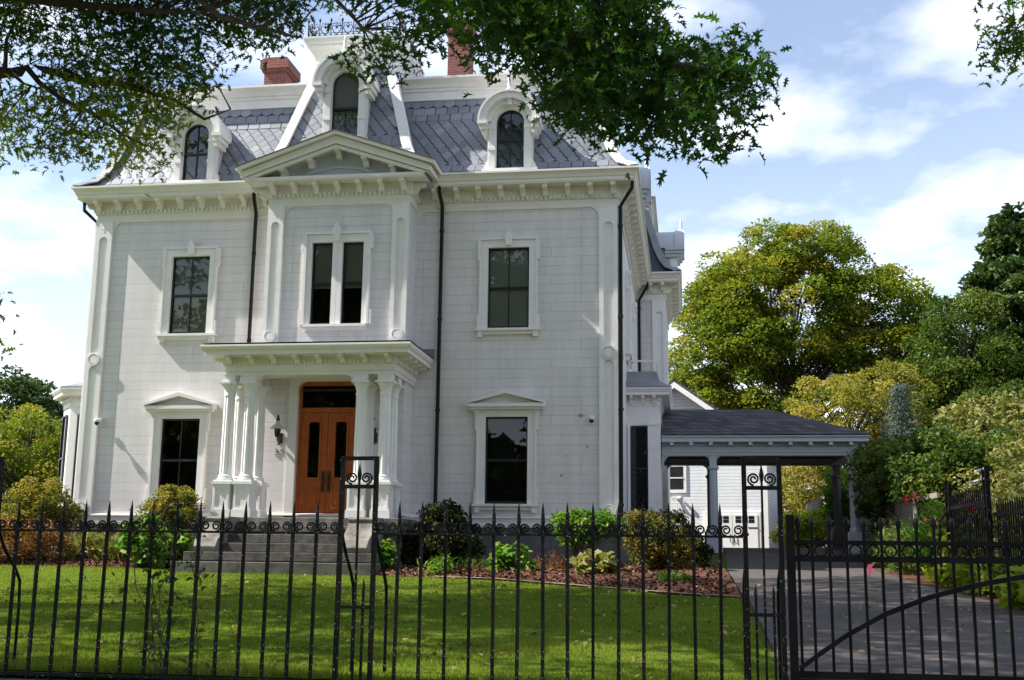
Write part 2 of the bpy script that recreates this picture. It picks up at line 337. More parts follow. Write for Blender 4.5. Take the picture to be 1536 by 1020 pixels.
# cornice round the whole house: frieze, dentils, soffit, fascia, crown
mb = MB()
mb.sweep([(0, 7.84), (.035, 7.85), (.035, 7.90), (.02, 7.91), (.02, 8.03), (.05, 8.04), (.05, 8.33), (.36, 8.33), (.36, 8.35), (.375, 8.355), (.375, 8.43), (.2, 8.44), (-.1, 8.6)], PATH)
crown = [(.05, 8.42), (.378, 8.42), (.40, 8.44), (.415, 8.49), (.45, 8.54), (.485, 8.56), (.485, 8.60), (.46, 8.61), (-.2, 8.64)]
mb.sweep(crown, [(XL, YB), (XL, 0), (PL, 0), (PL, -.3)]); mb.sweep(crown, [(PR, -.3), (PR, 0), (XR, 0), (XR, WY), (WX, WY), (WX, YB)])
def dentils(mb, a, b, out, z0, z1, o0, o1, wd, sp):
    a = Vector(a); b = Vector(b); d = (b-a); ln = d.length; d.normalize(); o = Vector((out[0], out[1])); k = int(ln/sp)
    for i in range(k):
        c = a + d*(ln*(i+.5)/k)
        v = [c-d*wd/2+o*o0, c+d*wd/2+o*o0, c+d*wd/2+o*o1, c-d*wd/2+o*o1]
        mb.add([(p.x, p.y, z) for z in (z0, z1) for p in v], [(0, 1, 2, 3), (4, 7, 6, 5), (0, 4, 5, 1), (1, 5, 6, 2), (2, 6, 7, 3), (3, 7, 4, 0)])
SEG = [((XL, 0), (PL, 0), (0, -1)), ((PL, PY), (PR, PY), (0, -1)), ((PR, 0), (XR, 0), (0, -1)), ((PL, 0), (PL, PY), (-1, 0)), ((PR, PY), (PR, 0), (1, 0)), ((XR, 0), (XR, WY), (1, 0)), ((XR, WY), (WX, WY), (0, -1)), ((WX, WY), (WX, YB), (1, 0)), ((XL, YB), (XL, 0), (-1, 0))]
for a, b, n in SEG: dentils(mb, a, b, n, 8.05, 8.13, .045, .09, .055, .10)
corn = hobj('cornice', mb, 'trim', fix=True)
bm_ = MB(); bm_.prism([(-.04, 8.11), (-.12, 8.10), (-.15, 8.14), (-.17, 8.20), (-.22, 8.23), (-.29, 8.235), (-.33, 8.26), (-.335, 8.335), (-.04, 8.335)], -.055, .055, 'x')
fixm = mesh_of('bracket', bm_); fix_normals(fixm); fixm.materials.append(M['trim'])
def brk(me, parent, x, y, rz=0, z=0): return obj('bracket', me, None, parent, (x-CX-parent.location.x, y-parent.location.y, z), rz)
def row(me, parent, a, b, n, rz, z=0):
    for i in range(n):
        t = i/(n-1) if n > 1 else .5; brk(me, parent, a[0]+(b[0]-a[0])*t, a[1]+(b[1]-a[1])*t, rz, z)
row(fixm, corn, (XL+.05, 0), (PL-.35, 0), 9, 0); row(fixm, corn, (PL+.12, PY), (PR-.12, PY), 7, 0); row(fixm, corn, (PR+.42, 0), (XR-.08, 0), 9, 0)
row(fixm, corn, (XR, .1), (XR, WY-.45), 19, PI/2); row(fixm, corn, (PR, PY+.12), (PR, PY+.12), 1, PI/2); row(fixm, corn, (PL, PY+.12), (PL, PY+.12), 1, -PI/2)
row(fixm, corn, (XR+.45, WY), (WX-.08, WY), 2, 0); row(fixm, corn, (WX, WY+.1), (WX, YB-.2), 9, PI/2); row(fixm, corn, (XL, .1), (XL, 1.2), 3, -PI/2)

# pilasters with a sunk panel, medallions and a star
def pilaster(c, y, wd=.40, z0=1.15, z1=7.86, p=.07, rz=0, mid=4.62):
    m_ = MB(); hw = wd/2; s = wd*.24
    m_.box(-hw, hw, -p*.4, .0, z0, z1); m_.box(-hw, -hw+s, -p, -p*.4, z0, z1); m_.box(hw-s, hw, -p, -p*.4, z0, z1)
    for za, zb in ((z0, z0+.12), (z1-.36, z1)) + (((mid-.16, mid+.16),) if mid else ()): m_.box(-hw+s, hw-s, -p, -p*.4, za, zb)
    for k in range(2):                                 # rounded panel heads
        for zc_, sg in ((z1-.36, -1),) + (((mid-.16, -1),) if mid else ()):
            r = hw-s
            m_.prism([(sg2*r, zc_) for sg2 in ((-1, 1)[k],)] + [((-1, 1)[k]*r, zc_-r)] + [((-1, 1)[k]*r*math.cos(a), zc_-r+r*math.sin(a)) for a in (PI/8, PI/4, 3*PI/8)] + [(0, zc_)], -p, -p*.4)
    for zc_ in [z0+.14] + ([mid] if mid else []):
        m_.prism([(hw*.5*math.cos(a), zc_+hw*.5*math.sin(a)) for a in np.linspace(0, 2*PI, 13)[:-1]], -p-.03, -p*.4)
        m_.ring([(hw*.72*math.cos(a), zc_+hw*.72*math.sin(a)) for a in np.linspace(0, 2*PI, 17)], [(hw*.56*math.cos(a), zc_+hw*.56*math.sin(a)) for a in np.linspace(0, 2*PI, 17)], -p-.035, -p+.003)
    for zc_ in [z1-.17]:      # incised star shown as a raised cross
        for a in (0, PI/2):
            q = .075 if a in (0, PI/2) else .045; d = .008
            m_.prism([(q*math.cos(a)-d*math.sin(a), zc_+q*math.sin(a)+d*math.cos(a)), (q*math.cos(a)+d*math.sin(a), zc_+q*math.sin(a)-d*math.cos(a)), (-q*math.cos(a)+d*math.sin(a), zc_-q*math.sin(a)-d*math.cos(a)), (-q*math.cos(a)-d*math.sin(a), zc_-q*math.sin(a)+d*math.cos(a))], -p-.006-abs(a)*.001, -p+.01)
    return obj('pilaster', m_, 'white', house, (c-CX, y, 0), rz)
pilaster(XL+.2, 0); pilaster(XR-.2, 0); pilaster(PL+.18, PY, .36, 4.8, mid=None); pilaster(PR-.18, PY, .36, 4.8, mid=None)
pilaster(XR, .2, rz=PI/2); pilaster(WX-.2, WY, .4, mid=4.62); pilaster(XL, .2, rz=-PI/2)
# rounded moulded frame under the frieze
for a, b, y in ((XL+.4, PL, 0), (PR, XR-.4, 0), (PL+.36, PR-.36, PY)):
    for xc, sg in ((a, 1), (b, -1)):
        mb = MB(); r = .26; mb.prism([(xc, 7.86), (xc, 7.86-r)] + [(xc+sg*(r-r*math.cos(t)), 7.86-r+r*math.sin(t)) for t in np.linspace(.1, PI/2, 6)], y-.03, y+.01); hobj('frieze_corner', mb, 'white')
M['room2'] = M['room']
def window(parent, x, y, z, wd, ht, rz=0, kind='plain', blind=.9, casing=.15, curtain=False, muntin=True):
    """origin at the middle of the sill line, outside towards -y"""
    hw = wd/2; cw = casing
    c = MB()
    if kind == 'pair': pass
    p = .055
    c.box(-hw-cw, -hw, -p, .10, 0, ht); c.box(hw, hw+cw, -p, .10, 0, ht); c.box(-hw-cw, hw+cw, -p, .10, ht, ht+.17)
    if kind != 'bare':
        for s in (-1, 1):                               # outer back band, stepped out at head and foot
            xa = s*(hw+cw)
            c.box(min(xa, xa+s*.035), max(xa, xa+s*.035), -p-.03, 0, .0, ht+.17)
            c.box(min(xa+s*.035, xa+s*.075), max(xa+s*.035, xa+s*.075), -p-.028, 0, ht-.28, ht+.17)
            c.box(min(xa+s*.035, xa+s*.075), max(xa+s*.035, xa+s*.075), -p-.028, 0, .0, .30)
    o = obj('window', c, 'white', parent, (x, y, z), rz)
    ex = 0 if kind == 'bare' else .10
    s_ = MB(); s_.box(-hw-cw-ex, hw+cw+ex, -.13, .10, -.055, -.001); s_.box(-hw-cw-ex*.4, hw+cw+ex*.4, -.07, 0, -.13, -.056)
    for s in ((-1, 1) if ex else ()): s_.box(s*(hw+cw)-.05, s*(hw+cw)+.05, -.10, 0, -.19, -.056)
    obj('sill', s_, 'white', o)
    if kind == 'plain':
        t = MB(); t.box(-hw-cw-.035, hw+cw+.035, -p-.035, 0, ht+.171, ht+.215)
        t.prism([(-.05, ht+.03), (.05, ht+.03), (.075, ht+.16), (.09, ht+.23), (.05, ht+.27), (.04, ht+.33), (0, ht+.36), (-.04, ht+.33), (-.05, ht+.27), (-.09, ht+.23), (-.075, ht+.16)], -p-.06, 0)
        obj('keystone', t, 'white', o)
    if kind == 'hood':
        t = MB(); W = hw+cw+.21; zb = ht+.20
        t.box(-hw-cw-.04, hw+cw+.04, -.065, 0, ht+.171, zb)
        t.box(-W, W, -.22, 0, zb, zb+.075); t.box(-W+.04, W-.04, -.16, 0, zb-.05, zb-.001)
        t.prism([(-W+.1, zb+.076), (W-.1, zb+.076), (0, zb+.30)], -.05, 0)
        for s in (-1, 1):
            q = [(s*W, zb+.076), (s*W, zb+.12), (0, zb+.37), (0, zb+.285)]
            t.prism(q, -.24, -.001)
            t.prism([(s*(W-.06), zb+.0), (s*(W-.06), zb-.05), (s*(W-.18), zb-.16), (s*(W-.18), zb)], -.10, -.066)
        obj('pediment_hood', t, 'white', o)
    f = MB(); yb = .085; q = .035
    zm = ht*.5
    f.box(-hw, -hw+q, .03, yb, 0, ht); f.box(hw-q, hw, .03, yb, 0, ht); f.box(-hw+q, hw-q, .03, yb, ht-q, ht); f.box(-hw+q, hw-q, .045, yb, 0, .06)
    f.box(-hw+q, hw-q, .028, yb, zm-.025, zm+.025)
    if muntin: f.box(-.011, .011, .045, .07, .06, zm-.025); f.box(-.011, .011, .035, .06, zm+.025, ht-q)
    obj('sash', f, 'sash', o)
    g = MB(); g.add([(-hw+q, .075, .06), (hw-q, .075, .06), (hw-q, .075, zm-.025), (-hw+q, .075, zm-.025)], [(0, 1, 2, 3)]); obj('pane', g, 'glass', o, fix=False)
    g = MB(); g.add([(-hw+q, .055, zm+.025), (hw-q, .055, zm+.025), (hw-q, .055, ht-q), (-hw+q, .055, ht-q)], [(0, 1, 2, 3)]); obj('pane', g, 'glass', o, fix=False)
    r = MB(); r.add([(-hw-.1, .101, -.1), (hw+.1, .101, -.1), (hw+.1, .101, ht+.1), (-hw-.1, .101, ht+.1), (-hw-.1, .9, -.1), (hw+.1, .9, -.1), (hw+.1, .9, ht+.1), (-hw-.1, .9, ht+.1)],
                    [(4, 5, 6, 7), (0, 1, 5, 4), (3, 7, 6, 2), (0, 4, 7, 3), (1, 2, 6, 5)]); obj('interior', r, 'room', o, fix=False)
    if blind: 
        b = MB(); b.add([(-hw+.03, .105, ht*(1-blind)), (hw-.03, .105, ht*(1-blind)), (hw-.03, .105, ht), (-hw+.03, .105, ht)], [(0, 1, 2, 3)]); obj('blind', b, 'curtain' if curtain else 'blind', o, fix=False)
    return o
window(house, WL-CX, 0, 5.18, .91, 1.81, blind=.995); window(house, WR-CX, 0, 5.18, .91, 1.81, blind=.995)
window(house, WL-CX, 0, 1.42, .91, 1.84, kind='hood', blind=0); window(house, WR-CX, 0, 1.42, .91, 1.84, kind='hood', blind=0, muntin=False)
for c, s in ((PW[0], -1), (PW[1], 1)): window(house, c-CX, PY, 5.18, .47, 1.83, kind='bare', blind=.55, casing=.108, muntin=False)
t = MB()
xa, xb = PW[0]-.345, PW[1]+.345
for s, x in ((-1, xa), (1, xb)):
    t.box(min(x, x+s*.05), max(x, x+s*.05), PY-.09, PY, 5.18, 7.18); 
    for za, zb in ((5.18, 5.5), (6.85, 7.18)): t.box(min(x+s*.05, x+s*.10), max(x+s*.05, x+s*.10), PY-.085, PY, za, zb)
t.box(xa-.05, xb+.05, PY-.092, PY, 7.185, 7.24); t.prism([(CX-.06, 7.02), (CX+.06, 7.02), (CX+.08, 7.2), (CX+.1, 7.28), (CX+.05, 7.36), (CX, 7.46), (CX-.05, 7.36), (CX-.1, 7.28), (CX-.08, 7.2)], PY-.12, PY)
hobj('window_surround', t, 'white')
for a, b in SW: window(house, XR-CX, (a+b)/2, 5.18, .9, 1.81, rz=PI/2, blind=.5)

# downpipes
def pipe(pts): 
    p = MB(); p.tube(pts, .042, 8)
    for i in range(int(pts[0][2]-pts[-1][2])//2+1):
        a, b = Vector(pts[-2]), Vector(pts[-1]); z = b.z+.4+i*2
        if z < a.z: p.lathe([(.055, -.03), (.055, .03)], (a.x+(b.x-a.x)*(a.z-z)/(a.z-b.z), a.y+(b.y-a.y)*(a.z-z)/(a.z-b.z), z), 8)
    hobj('downpipe', p, 'pipe', smooth=True)
pipe([(PL-.55, -.33, 8.36), (PL-.55, -.31, 8.22), (PL-.57, -.09, 7.95), (PL-.57, -.09, 4.6)])
pipe([(PR+.55, -.33, 8.36), (PR+.55, -.31, 8.22), (PR+.58, -.09, 7.95), (PR+.58, -.09, 1.0)])
pipe([(XR+.34, -.22, 8.34), (XR+.33, -.22, 8.20), (XR+.07, -.03, 7.85), (XR+.05, -.03, 1.0)])
pipe([(XL-.33, -.1, 8.34), (XL-.32, -.1, 8.15), (XL-.07, .3, 7.85), (XL-.07, .3, 1.0)])
pipe([(XR+.36, WY-.30, 8.34), (XR+.34, WY-.3, 8.2), (XR+.1, WY-.08, 7.85), (XR+.1, WY-.08, 5.2)])

# ------------------------------------------------------------ mansard roof
RP = [(XL, YB), (XL, 0), (XR, 0), (XR, WY), (WX, WY), (WX, YB)]
MPROF = [(.29, 8.625), (.10, 8.76), (-.06, 9.02), (-.20, 9.45), (-.55, 10.76)]
mb = MB(); mb.sweep(MPROF + [(-.9, 10.78)], RP); roof = hobj('mansard_roof', mb, 'slatebase')
def prof_at(prof, s):
    for (a, b) in zip(prof, prof[1:]):
        ln = math.hypot(b[0]-a[0], b[1]-a[1])
        if s <= ln or b is prof[-1]:
            t = s/ln; return (a[0]+(b[0]-a[0])*t, a[1]+(b[1]-a[1])*t), ((b[0]-a[0])/ln, (b[1]-a[1])/ln)
        s -= ln
def plen(prof): return sum(math.hypot(b[0]-a[0], b[1]-a[1]) for a, b in zip(prof, prof[1:]))
def slates(mb, pos, T, u0, u1, rect_top=.62, lo=.38):
    """pos(u,t,lift) -> point; rows of squared slates, a band of diamonds, squared rows, a scalloped top row"""
    def tile(poly, lift0, lift1):
        tm = min(p[1] for p in poly); tM = max(p[1] for p in poly)
        q = [pos(u, t, lift1+(lift0-lift1)*((t-tm)/(tM-tm+1e-6))) for u, t in poly]
        mb.add(q, [tuple(range(len(q)))], min(1, max(.02, R.gauss(.45, .14))))
    def rrow(t, hh, off, wd=.27):
        ua = u0(t)+.02; ub = u1(t)-.02; x = ua-off*wd
        while x < ub:
            a, b = max(x+.004, ua), min(x+wd*R.uniform(.93, 1.0)-.004, ub)
            if b-a > .05: tile([(a, t), (b, t), (b, t+hh), (a, t+hh)], .004, .013)
            x += wd
    rh = lo/2; top = T-rect_top
    rrow(0.0, rh+.04, 0); rrow(rh, rh+.06, .5)
    d = .135; t = lo+.12
    k = 0
    while t < top+.06:
        x = u0(t)+(d if k % 2 else 0)
        while x < u1(t):
            if u0(t)+d*.8 < x < u1(t)-d*.8:
                poly = [(x, t-d), (x+d, t), (x, t+d), (x-d, t)]
                poly = [(u, min(max(tt, lo+.0), top+.05)) for u, tt in poly]
                tile(poly, .003, .009+.001*(k % 2))
            x += 2*d
        t += d; k += 1
    # borders of the diamond band
    rrow(top, .2, 0); rrow(top+.17, .2, .5)
    tt = top+.34
    ua = u0(tt)+.05
    while ua < u1(tt)-.2:
        wd = .26; tile([(ua+.005, tt+.08), (ua+wd/2, tt), (ua+wd-.005, tt+.08), (ua+wd-.005, T), (ua+.005, T)], .006, .02); ua += wd
PT = plen(MPROF)
def facepos(a, d, n, prof):
    def pos(u, t, l):
        (o, z), (to, tz) = prof_at(prof, max(0, t)); nn = (tz, -to)
        oo = o+nn[0]*l; zz = z+nn[1]*l
        return (a[0]+d[0]*u+n[0]*oo, a[1]+d[1]*u+n[1]*oo, zz)
    return pos
off = lambda t: prof_at(MPROF, max(0, t))[0][0]
mb = MB()
slates(mb, facepos((XL, 0), (1, 0), (0, -1), MPROF), PT, lambda t: -off(t), lambda t: 12.08+off(t))
slates(mb, facepos((XR, 0), (0, 1), (1, 0), MPROF), PT, lambda t: -off(t), lambda t: WY-off(t)*1.0)
slates(mb, facepos((WX, WY), (0, 1), (1, 0), MPROF), PT, lambda t: -off(t), lambda t: 4.4)
sl = hobj('slates', mb, 'slate', roof, fix=False)
def hip(corner, din, dout, prof, wd=.15, lift=.035, m='white'):
    din, dout, corner = Vector(din), Vector(dout), Vector(corner)
    n0, n1 = Vector((din.y, -din.x)), Vector((dout.y, -dout.x)); mi = n0+n1; mi /= mi.dot(n0)
    rings = []
    k = 14; T = plen(prof)
    for i in range(k+1):
        (o, z), _ = prof_at(prof, T*i/k); P = corner+mi*o
        for q, zz in ((P-din*wd+n0*.004, z), (P-din*wd+n0*lift*1.3, z+lift*.3), (P+mi*lift, z+lift), (P+dout*wd+n1*lift*1.3, z+lift*.3), (P+dout*wd+n1*.004, z)):
            rings.append((q.x, q.y, zz))
    b = MB(); b.add(rings, [(i*5+j, i*5+j+1, (i+1)*5+j+1, (i+1)*5+j) for i in range(k) for j in range(4)] + [(0, 1, 2, 3, 4), tuple(k*5+j for j in (4, 3, 2, 1, 0))])
    return hobj('hip_board', b, m, roof)
HPROF = [(.44, 8.62), (.40, 8.70), (.30, 8.715), (.16, 8.80), (.0, 9.03), (-.17, 9.45), (-.53, 10.76)]
hip((XL, 0), (0, -1), (1, 0), HPROF, .17, m='lead'); hip((XR, 0), (1, 0), (0, 1), HPROF, .17); hip((WX, WY), (1, 0), (0, 1), HPROF, .17, m='lead')
mb = MB(); mb.sweep([(-.62, 10.70), (-.50, 10.72), (-.50, 10.92), (-.46, 10.93), (-.46, 10.99), (-.42, 11.0), (-.40, 11.08), (-.32, 11.14), (-.27, 11.16), (-.27, 11.21), (-.8, 11.24)], RP)
uc = hobj('upper_cornice', mb, 'white', roof)
mb = MB(); mb.add([(XL+.7, .7, 11.2), (XR-.7, .7, 11.2), (XR-.7, WY+.7, 11.2), (WX-.7, WY+.7, 11.2), (WX-.7, YB, 11.2), (XL+.7, YB, 11.2)], [(0, 1, 2, 3, 4, 5)]); hobj('roof_deck', mb, 'lead', roof)

# dormers with arched window and hood
def archpts(hw, hs, n=14, z0=0): return [(-hw, z0)] + [(hw*math.cos(a), hs+hw*math.sin(a)) for a in np.linspace(PI, 0, n+1)] + [(hw, z0)]
def dormer(x, y, z, hs=1.08, rz=0, hood='white', depth=1.2, blind=0, curtain=False, lower_curtain=False, finial=True):
    r = .31; o_r = .50
    c = MB(); c.ring(archpts(o_r, hs, 14), archpts(r, hs, 14), -.04, .14)
    for s in (-1, 1):                                   # pilaster strips with bands
        a, b = sorted((s*.33, s*.47)); c.box(a, b, -.075, -.04, .0, hs-.06)
        for zz in (.42*hs, .88*hs): c.box(a-.015, b+.015, -.095, -.04, zz-.03, zz+.03)
        a, b = sorted((s*.50, s*.60)); c.prism([(a if s > 0 else b, 0), (b if s > 0 else a, 0), ((b if s > 0 else a)-s*.03, .1), (a if s > 0 else b, .22)], -.02, .12)
    d = obj('dormer', c, 'white', house, (x-CX, y, z), rz)
    b = MB()
    ap = archpts(o_r-.005, hs, 14); n = len(ap)
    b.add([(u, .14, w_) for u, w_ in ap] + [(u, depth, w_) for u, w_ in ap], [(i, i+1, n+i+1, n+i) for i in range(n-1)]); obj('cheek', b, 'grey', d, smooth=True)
    hd = MB(); hd.ring(archpts(.66, hs-.02, 16, hs-.0)[1:-1], archpts(.52, hs-.02, 16, hs)[1:-1], -.26, depth)
    hd.ring(archpts(.70, hs-.02, 16, hs)[1:-1], archpts(.655, hs-.02, 16, hs)[1:-1], -.30, .0)
    hd.ring(archpts(.521, hs, 16, hs)[1:-1], archpts(.42, hs, 16, hs)[1:-1], -.15, -.035)
    for s in (-1, 1):
        for (u0_, u1_, y0_, z0_, z1_) in ((.48, .70, -.30, hs-.10, hs-.021), (.49, .65, -.24, hs-.20, hs-.101), (.50, .60, -.17, hs-.30, hs-.201)):
            a, bb = sorted((s*u0_, s*u1_)); hd.box(a, bb, y0_, .3, z0_, z1_)
    for a in np.linspace(.25, PI-.25, 15): hd.box(.47*math.cos(a)-.014, .47*math.cos(a)+.014, -.175, -.15, hs+.47*math.sin(a)-.014, hs+.47*math.sin(a)+.014)
    hd.box(-.05, .05, -.20, -.12, hs+.36, hs+.5)
    obj('arched_hood', hd, hood, d)
    if finial:
        f = MB(); f.lathe([(.07, -.03), (.07, .06), (.035, .10), (.055, .16), (.03, .23), (.042, .28), (.004, .44)], (0, -.2, hs+.66), 8); obj('finial', f, 'white', d, smooth=True)
    s_ = MB(); s_.ring(archpts(r, hs), archpts(r-.03, hs, 14, .04), .05, .10); s_.box(-r+.03, r-.03, .05, .10, 0, .045)
    zm = hs*.62; s_.box(-r+.03, r-.03, .045, .10, zm-.022, zm+.022); s_.box(-.011, .011, .06, .085, .045, zm-.022)
    if not blind: s_.box(-.011, .011, .055, .08, zm+.022, hs+r-.03)
    obj('sash', s_, 'sash', d)
    g = MB(); q = archpts(r-.03, hs, 14, .045); g.add([(u, .09, w_) for u, w_ in q], [tuple(range(len(q)))]); obj('pane', g, 'glass', d, fix=False)
    i_ = MB(); q = archpts(.48, hs, 14, -.02); n = len(q); i_.add([(u, .141, w_) for u, w_ in q] + [(u, 1.0, w_) for u, w_ in q], [(i, i+1, n+i+1, n+i) for i in range(n-1)] + [tuple(range(n, 2*n))]); obj('interior', i_, 'room', d, fix=False)
    if blind:
        b = MB(); q = archpts(r-.02, hs, 14, zm); b.add([(u, .075, w_) for u, w_ in q], [tuple(range(len(q)))]); obj('screen', b, M['scr'], d, fix=False)
    if lower_curtain:
        b = MB(); b.add([(-r, .2, 0), (r, .2, 0), (r, .2, zm), (-r, .2, zm)], [(0, 1, 2, 3)]); obj('curtain', b, 'curtain', d, fix=False)
    bs = MB(); bs.box(-.62, .62, -.09, .2, -.07, -.001); obj('sill', bs, 'white', d)
    return d
M['scr'] = mat('dark_screen', (.075, .08, .078), .9, noise=(200, (.11, .115, .11), .4, .6))
dormer(WL-.0, -.17, 8.74); dormer(WR+.02, -.17, 8.74)
dormer(XR+.28, 5.2, 8.74, rz=PI/2, hood='grey'); dormer(WX+.28, 11.3, 8.74, rz=PI/2, hood='grey')

# ------------------------------------------------------------ tower
TX, TY = CX, .88
TP = [(1.62, 8.55), (1.52, 8.9), (1.45, 9.25), (.86, 11.42)]
SQ = [(TX-1e-3, TY-1e-3)]*0
def sq(prof, mb, closed=True):
    ring = [(-1, -1), (1, -1), (1, 1), (-1, 1)]
    vs = [(TX+sx*o, TY+sy*o, z) for o, z in prof for sx, sy in ring]; n = len(prof)
    mb.add(vs, [(i*4+j, i*4+(j+1) % 4, (i+1)*4+(j+1) % 4, (i+1)*4+j) for i in range(n-1) for j in range(4)] + ([(3, 2, 1, 0), tuple((n-1)*4+j for j in range(4))] if closed else []))
mb = MB(); sq(TP, mb); tower = hobj('tower', mb, 'slatebase')
TPR = [(o-1.62, z) for o, z in TP]
toff = lambda t: prof_at(TPR, max(0, t))[0][0]
mb = MB()
for a, d, n in (((TX-1.62, TY-1.62), (1, 0), (0, -1)), ((TX+1.62, TY-1.62), (0, 1), (1, 0)), ((TX-1.62, TY+1.62), (0, -1), (-1, 0))):
    slates(mb, facepos(a, d, n, TPR), plen(TPR), lambda t: -toff(t), lambda t: 3.24+toff(t), .62, .95)
hobj('slates', mb, 'slate', tower, fix=False)
TH = [(1.98, 8.60), (1.9, 8.70), (1.72, 8.78), (1.58, 8.98), (1.46, 9.3), (.87, 11.42)]
for cx0, cy0, din, dout in ((-1, -1, (0, -1), (1, 0)), (1, -1, (1, 0), (0, 1))):
    p = [(o-1.62, z) for o, z in TH]
    hb = hip((TX+cx0*1.62, TY+cy0*1.62), din, dout, p, .15, .05)
    hb.parent = tower; hb.location = (0, 0, 0)
mb = MB(); sq([(.82, 11.40), (.90, 11.40), (.90, 11.50), (.92, 11.52), (.93, 11.60), (.97, 11.72), (1.03, 11.82), (1.10, 11.88), (1.10, 11.93), (1.14, 11.96), (1.17, 12.05), (1.17, 12.09), (.2, 12.14)], mb)
tcn = hobj('cornice', mb, 'white', tower)
for sx in (-1, 1):
    for sy in (-1,): 
        b = MB(); b.lathe([(.09, 11.30), (.11, 11.36), (.10, 11.42), (.12, 11.5), (.09, 11.55)], (TX+sx*.88, TY+sy*.88, 0), 8); hobj('corner_knob', b, 'white', tcn, smooth=True)
# iron cresting on the tower: repeated hearts and spears
cm = MB()
for k in range(9):
    x = -1.08+k*.27
    cm.tube([(x, 0, 0), (x, 0, .40)], .011, 5); cm.lathe([(.004, .36), (.03, .40), (.004, .47)], (x, 0, 0), 6)
    if k < 8:
        for s in (-1, 1):
            xc = x+.135
            cm.tube([(xc, 0, .05), (xc+s*.07, 0, .12), (xc+s*.11, 0, .20), (xc+s*.09, 0, .27), (xc+s*.04, 0, .27), (xc, 0, .20)], .011, 5)
            cm.tube([(xc+s*.02, 0, .31), (xc+s*.07, 0, .34), (xc+s*.09, 0, .30)], .009, 5)
            cm.tube([(xc, 0, .05), (xc+s*.08, 0, .02), (xc+s*.14, 0, .06)], .009, 5)
        cm.tube([(x+.135, 0, .20), (x+.135, 0, .36)], .010, 5)
cm.tube([(-1.09, 0, .015), (1.09, 0, .015)], .018, 5); cm.tube([(-1.08, 0, .09), (1.08, 0, .09)], .008, 4)
cme = mesh_of('cresting', cm); cme.materials.append(M['metal'])
for q, rz in (((TX, TY-1.09), 0), ((TX+1.09, TY), PI/2), ((TX-1.09, TY), PI/2), ((TX, TY+1.09), 0)): obj('cresting', cme, None, tower, (q[0]-CX, q[1], 12.10), rz)
dormer(TX-.0, -.60, 9.30, hs=1.42, blind=1, lower_curtain=True, depth=1.0)

# ------------------------------------------------------------ pediment over the middle bay
PH = 2.13; zt = 8.42; sl_ = .335
mb = MB(); y0, y1 = PY-.49, .25
for s in (-1, 1):
    E0 = [(CX+s*PH, zt), (CX+s*PH, zt+.13), (CX, zt+.13+sl_*PH+.05), (CX, zt+sl_*PH+.0)]
    mb.prism(E0, y0+.06, y1)                                                      # raking fascia
    mb.prism([(CX+s*(PH+.08), zt+.135), (CX+s*(PH+.10), zt+.21), (CX, zt+.23+sl_*(PH+.1)), (CX, zt+.14+sl_*PH+.05)], y0-.03, y1)   # raking crown
    mb.prism([(CX+s*(PH-.28), zt+.0), (CX, zt+sl_*(PH-.28)), (CX, zt+sl_*(PH-.05)), (CX+s*(PH-.05), zt)], y0+.10, y0+.18)
ped = hobj('pediment', mb, 'trim')
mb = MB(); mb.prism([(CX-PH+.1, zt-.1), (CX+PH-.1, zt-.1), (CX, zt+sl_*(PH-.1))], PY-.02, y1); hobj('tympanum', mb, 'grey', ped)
mb = MB()
for s in (-1, 1):
    mb.prism([(CX+s*1.0, zt+.05), (CX+s*.9, zt+.05), (CX+s*.5, zt+.20), (CX, zt+.27), (CX, zt+.33), (CX+s*.55, zt+.26)], PY-.06, PY-.02)
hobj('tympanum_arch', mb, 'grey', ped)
for i in (-2, -1, 0, 1, 2):
    b = MB(); u = CX+i*.62; ztop = zt+sl_*(PH-abs(i)*.62)-.06
    b.prism([(PY-.02, ztop-.20), (PY-.16, ztop-.19), (PY-.20, ztop-.10), (PY-.36, ztop-.08), (PY-.38, ztop+.02), (PY-.02, ztop+.02)], u-.06, u+.06, 'x'); hobj('bracket', b, 'trim', ped)
mb = MB()
for s in (-1, 1): mb.prism([(CX+s*(PH+.105), zt+.212), (CX+s*(PH+.11), zt+.225), (CX, zt+.25+sl_*(PH+.1)), (CX, zt+.232+sl_*(PH+.1))], y0-.05, y1+.4)
hobj('roof_edge', mb, M['soffit'], ped)

# chimneys
for (x, y, wx, z0_, z1_, wy) in ((-9.05, 3.2, .29, 10.9, 13.1, .40), (-4.22, 3.3, .27, 10.9, 13.95, .35)):
    b = MB(); b.box(x-wx, x+wx, y-wy, y+wy, z0_, z1_-.42)
    for e, za, zb in ((.05, z1_-.42, z1_-.34), (.09, z1_-.34, z1_-.10), (.05, z1_-.10, z1_-.05), (.0, z1_-.05, z1_)): b.box(x-wx-e, x+wx+e, y-wy-e, y+wy+e, za, zb)
    hobj('chimney', b, 'brick')

# ------------------------------------------------------------ porch
PXc = -6.19; EW = 2.20; COLX = (-7.88, -7.44, -5.08, -4.58); FY = -2.22
BP = [(PXc-EW+.42, -.0), (PXc-EW+.42, FY+.42), (PXc+EW-.42, FY+.42), (PXc+EW-.42, 0)]
mb = MB(); mb.sweep([(-.34, 3.93), (0, 3.93), (0, 4.00), (.02, 4.01), (.02, 4.13), (.04, 4.14), (.05, 4.30), (.36, 4.31), (.36, 4.38), (.40, 4.42), (.42, 4.47), (.42, 4.50), (.40, 4.515), (-.34, 4.54)], BP, cap=True)
for a, b, n in zip(BP, BP[1:], ((-1, 0), (0, -1), (1, 0))): dentils(mb, a, b, n, 4.15, 4.215, .035, .075, .05, .085)
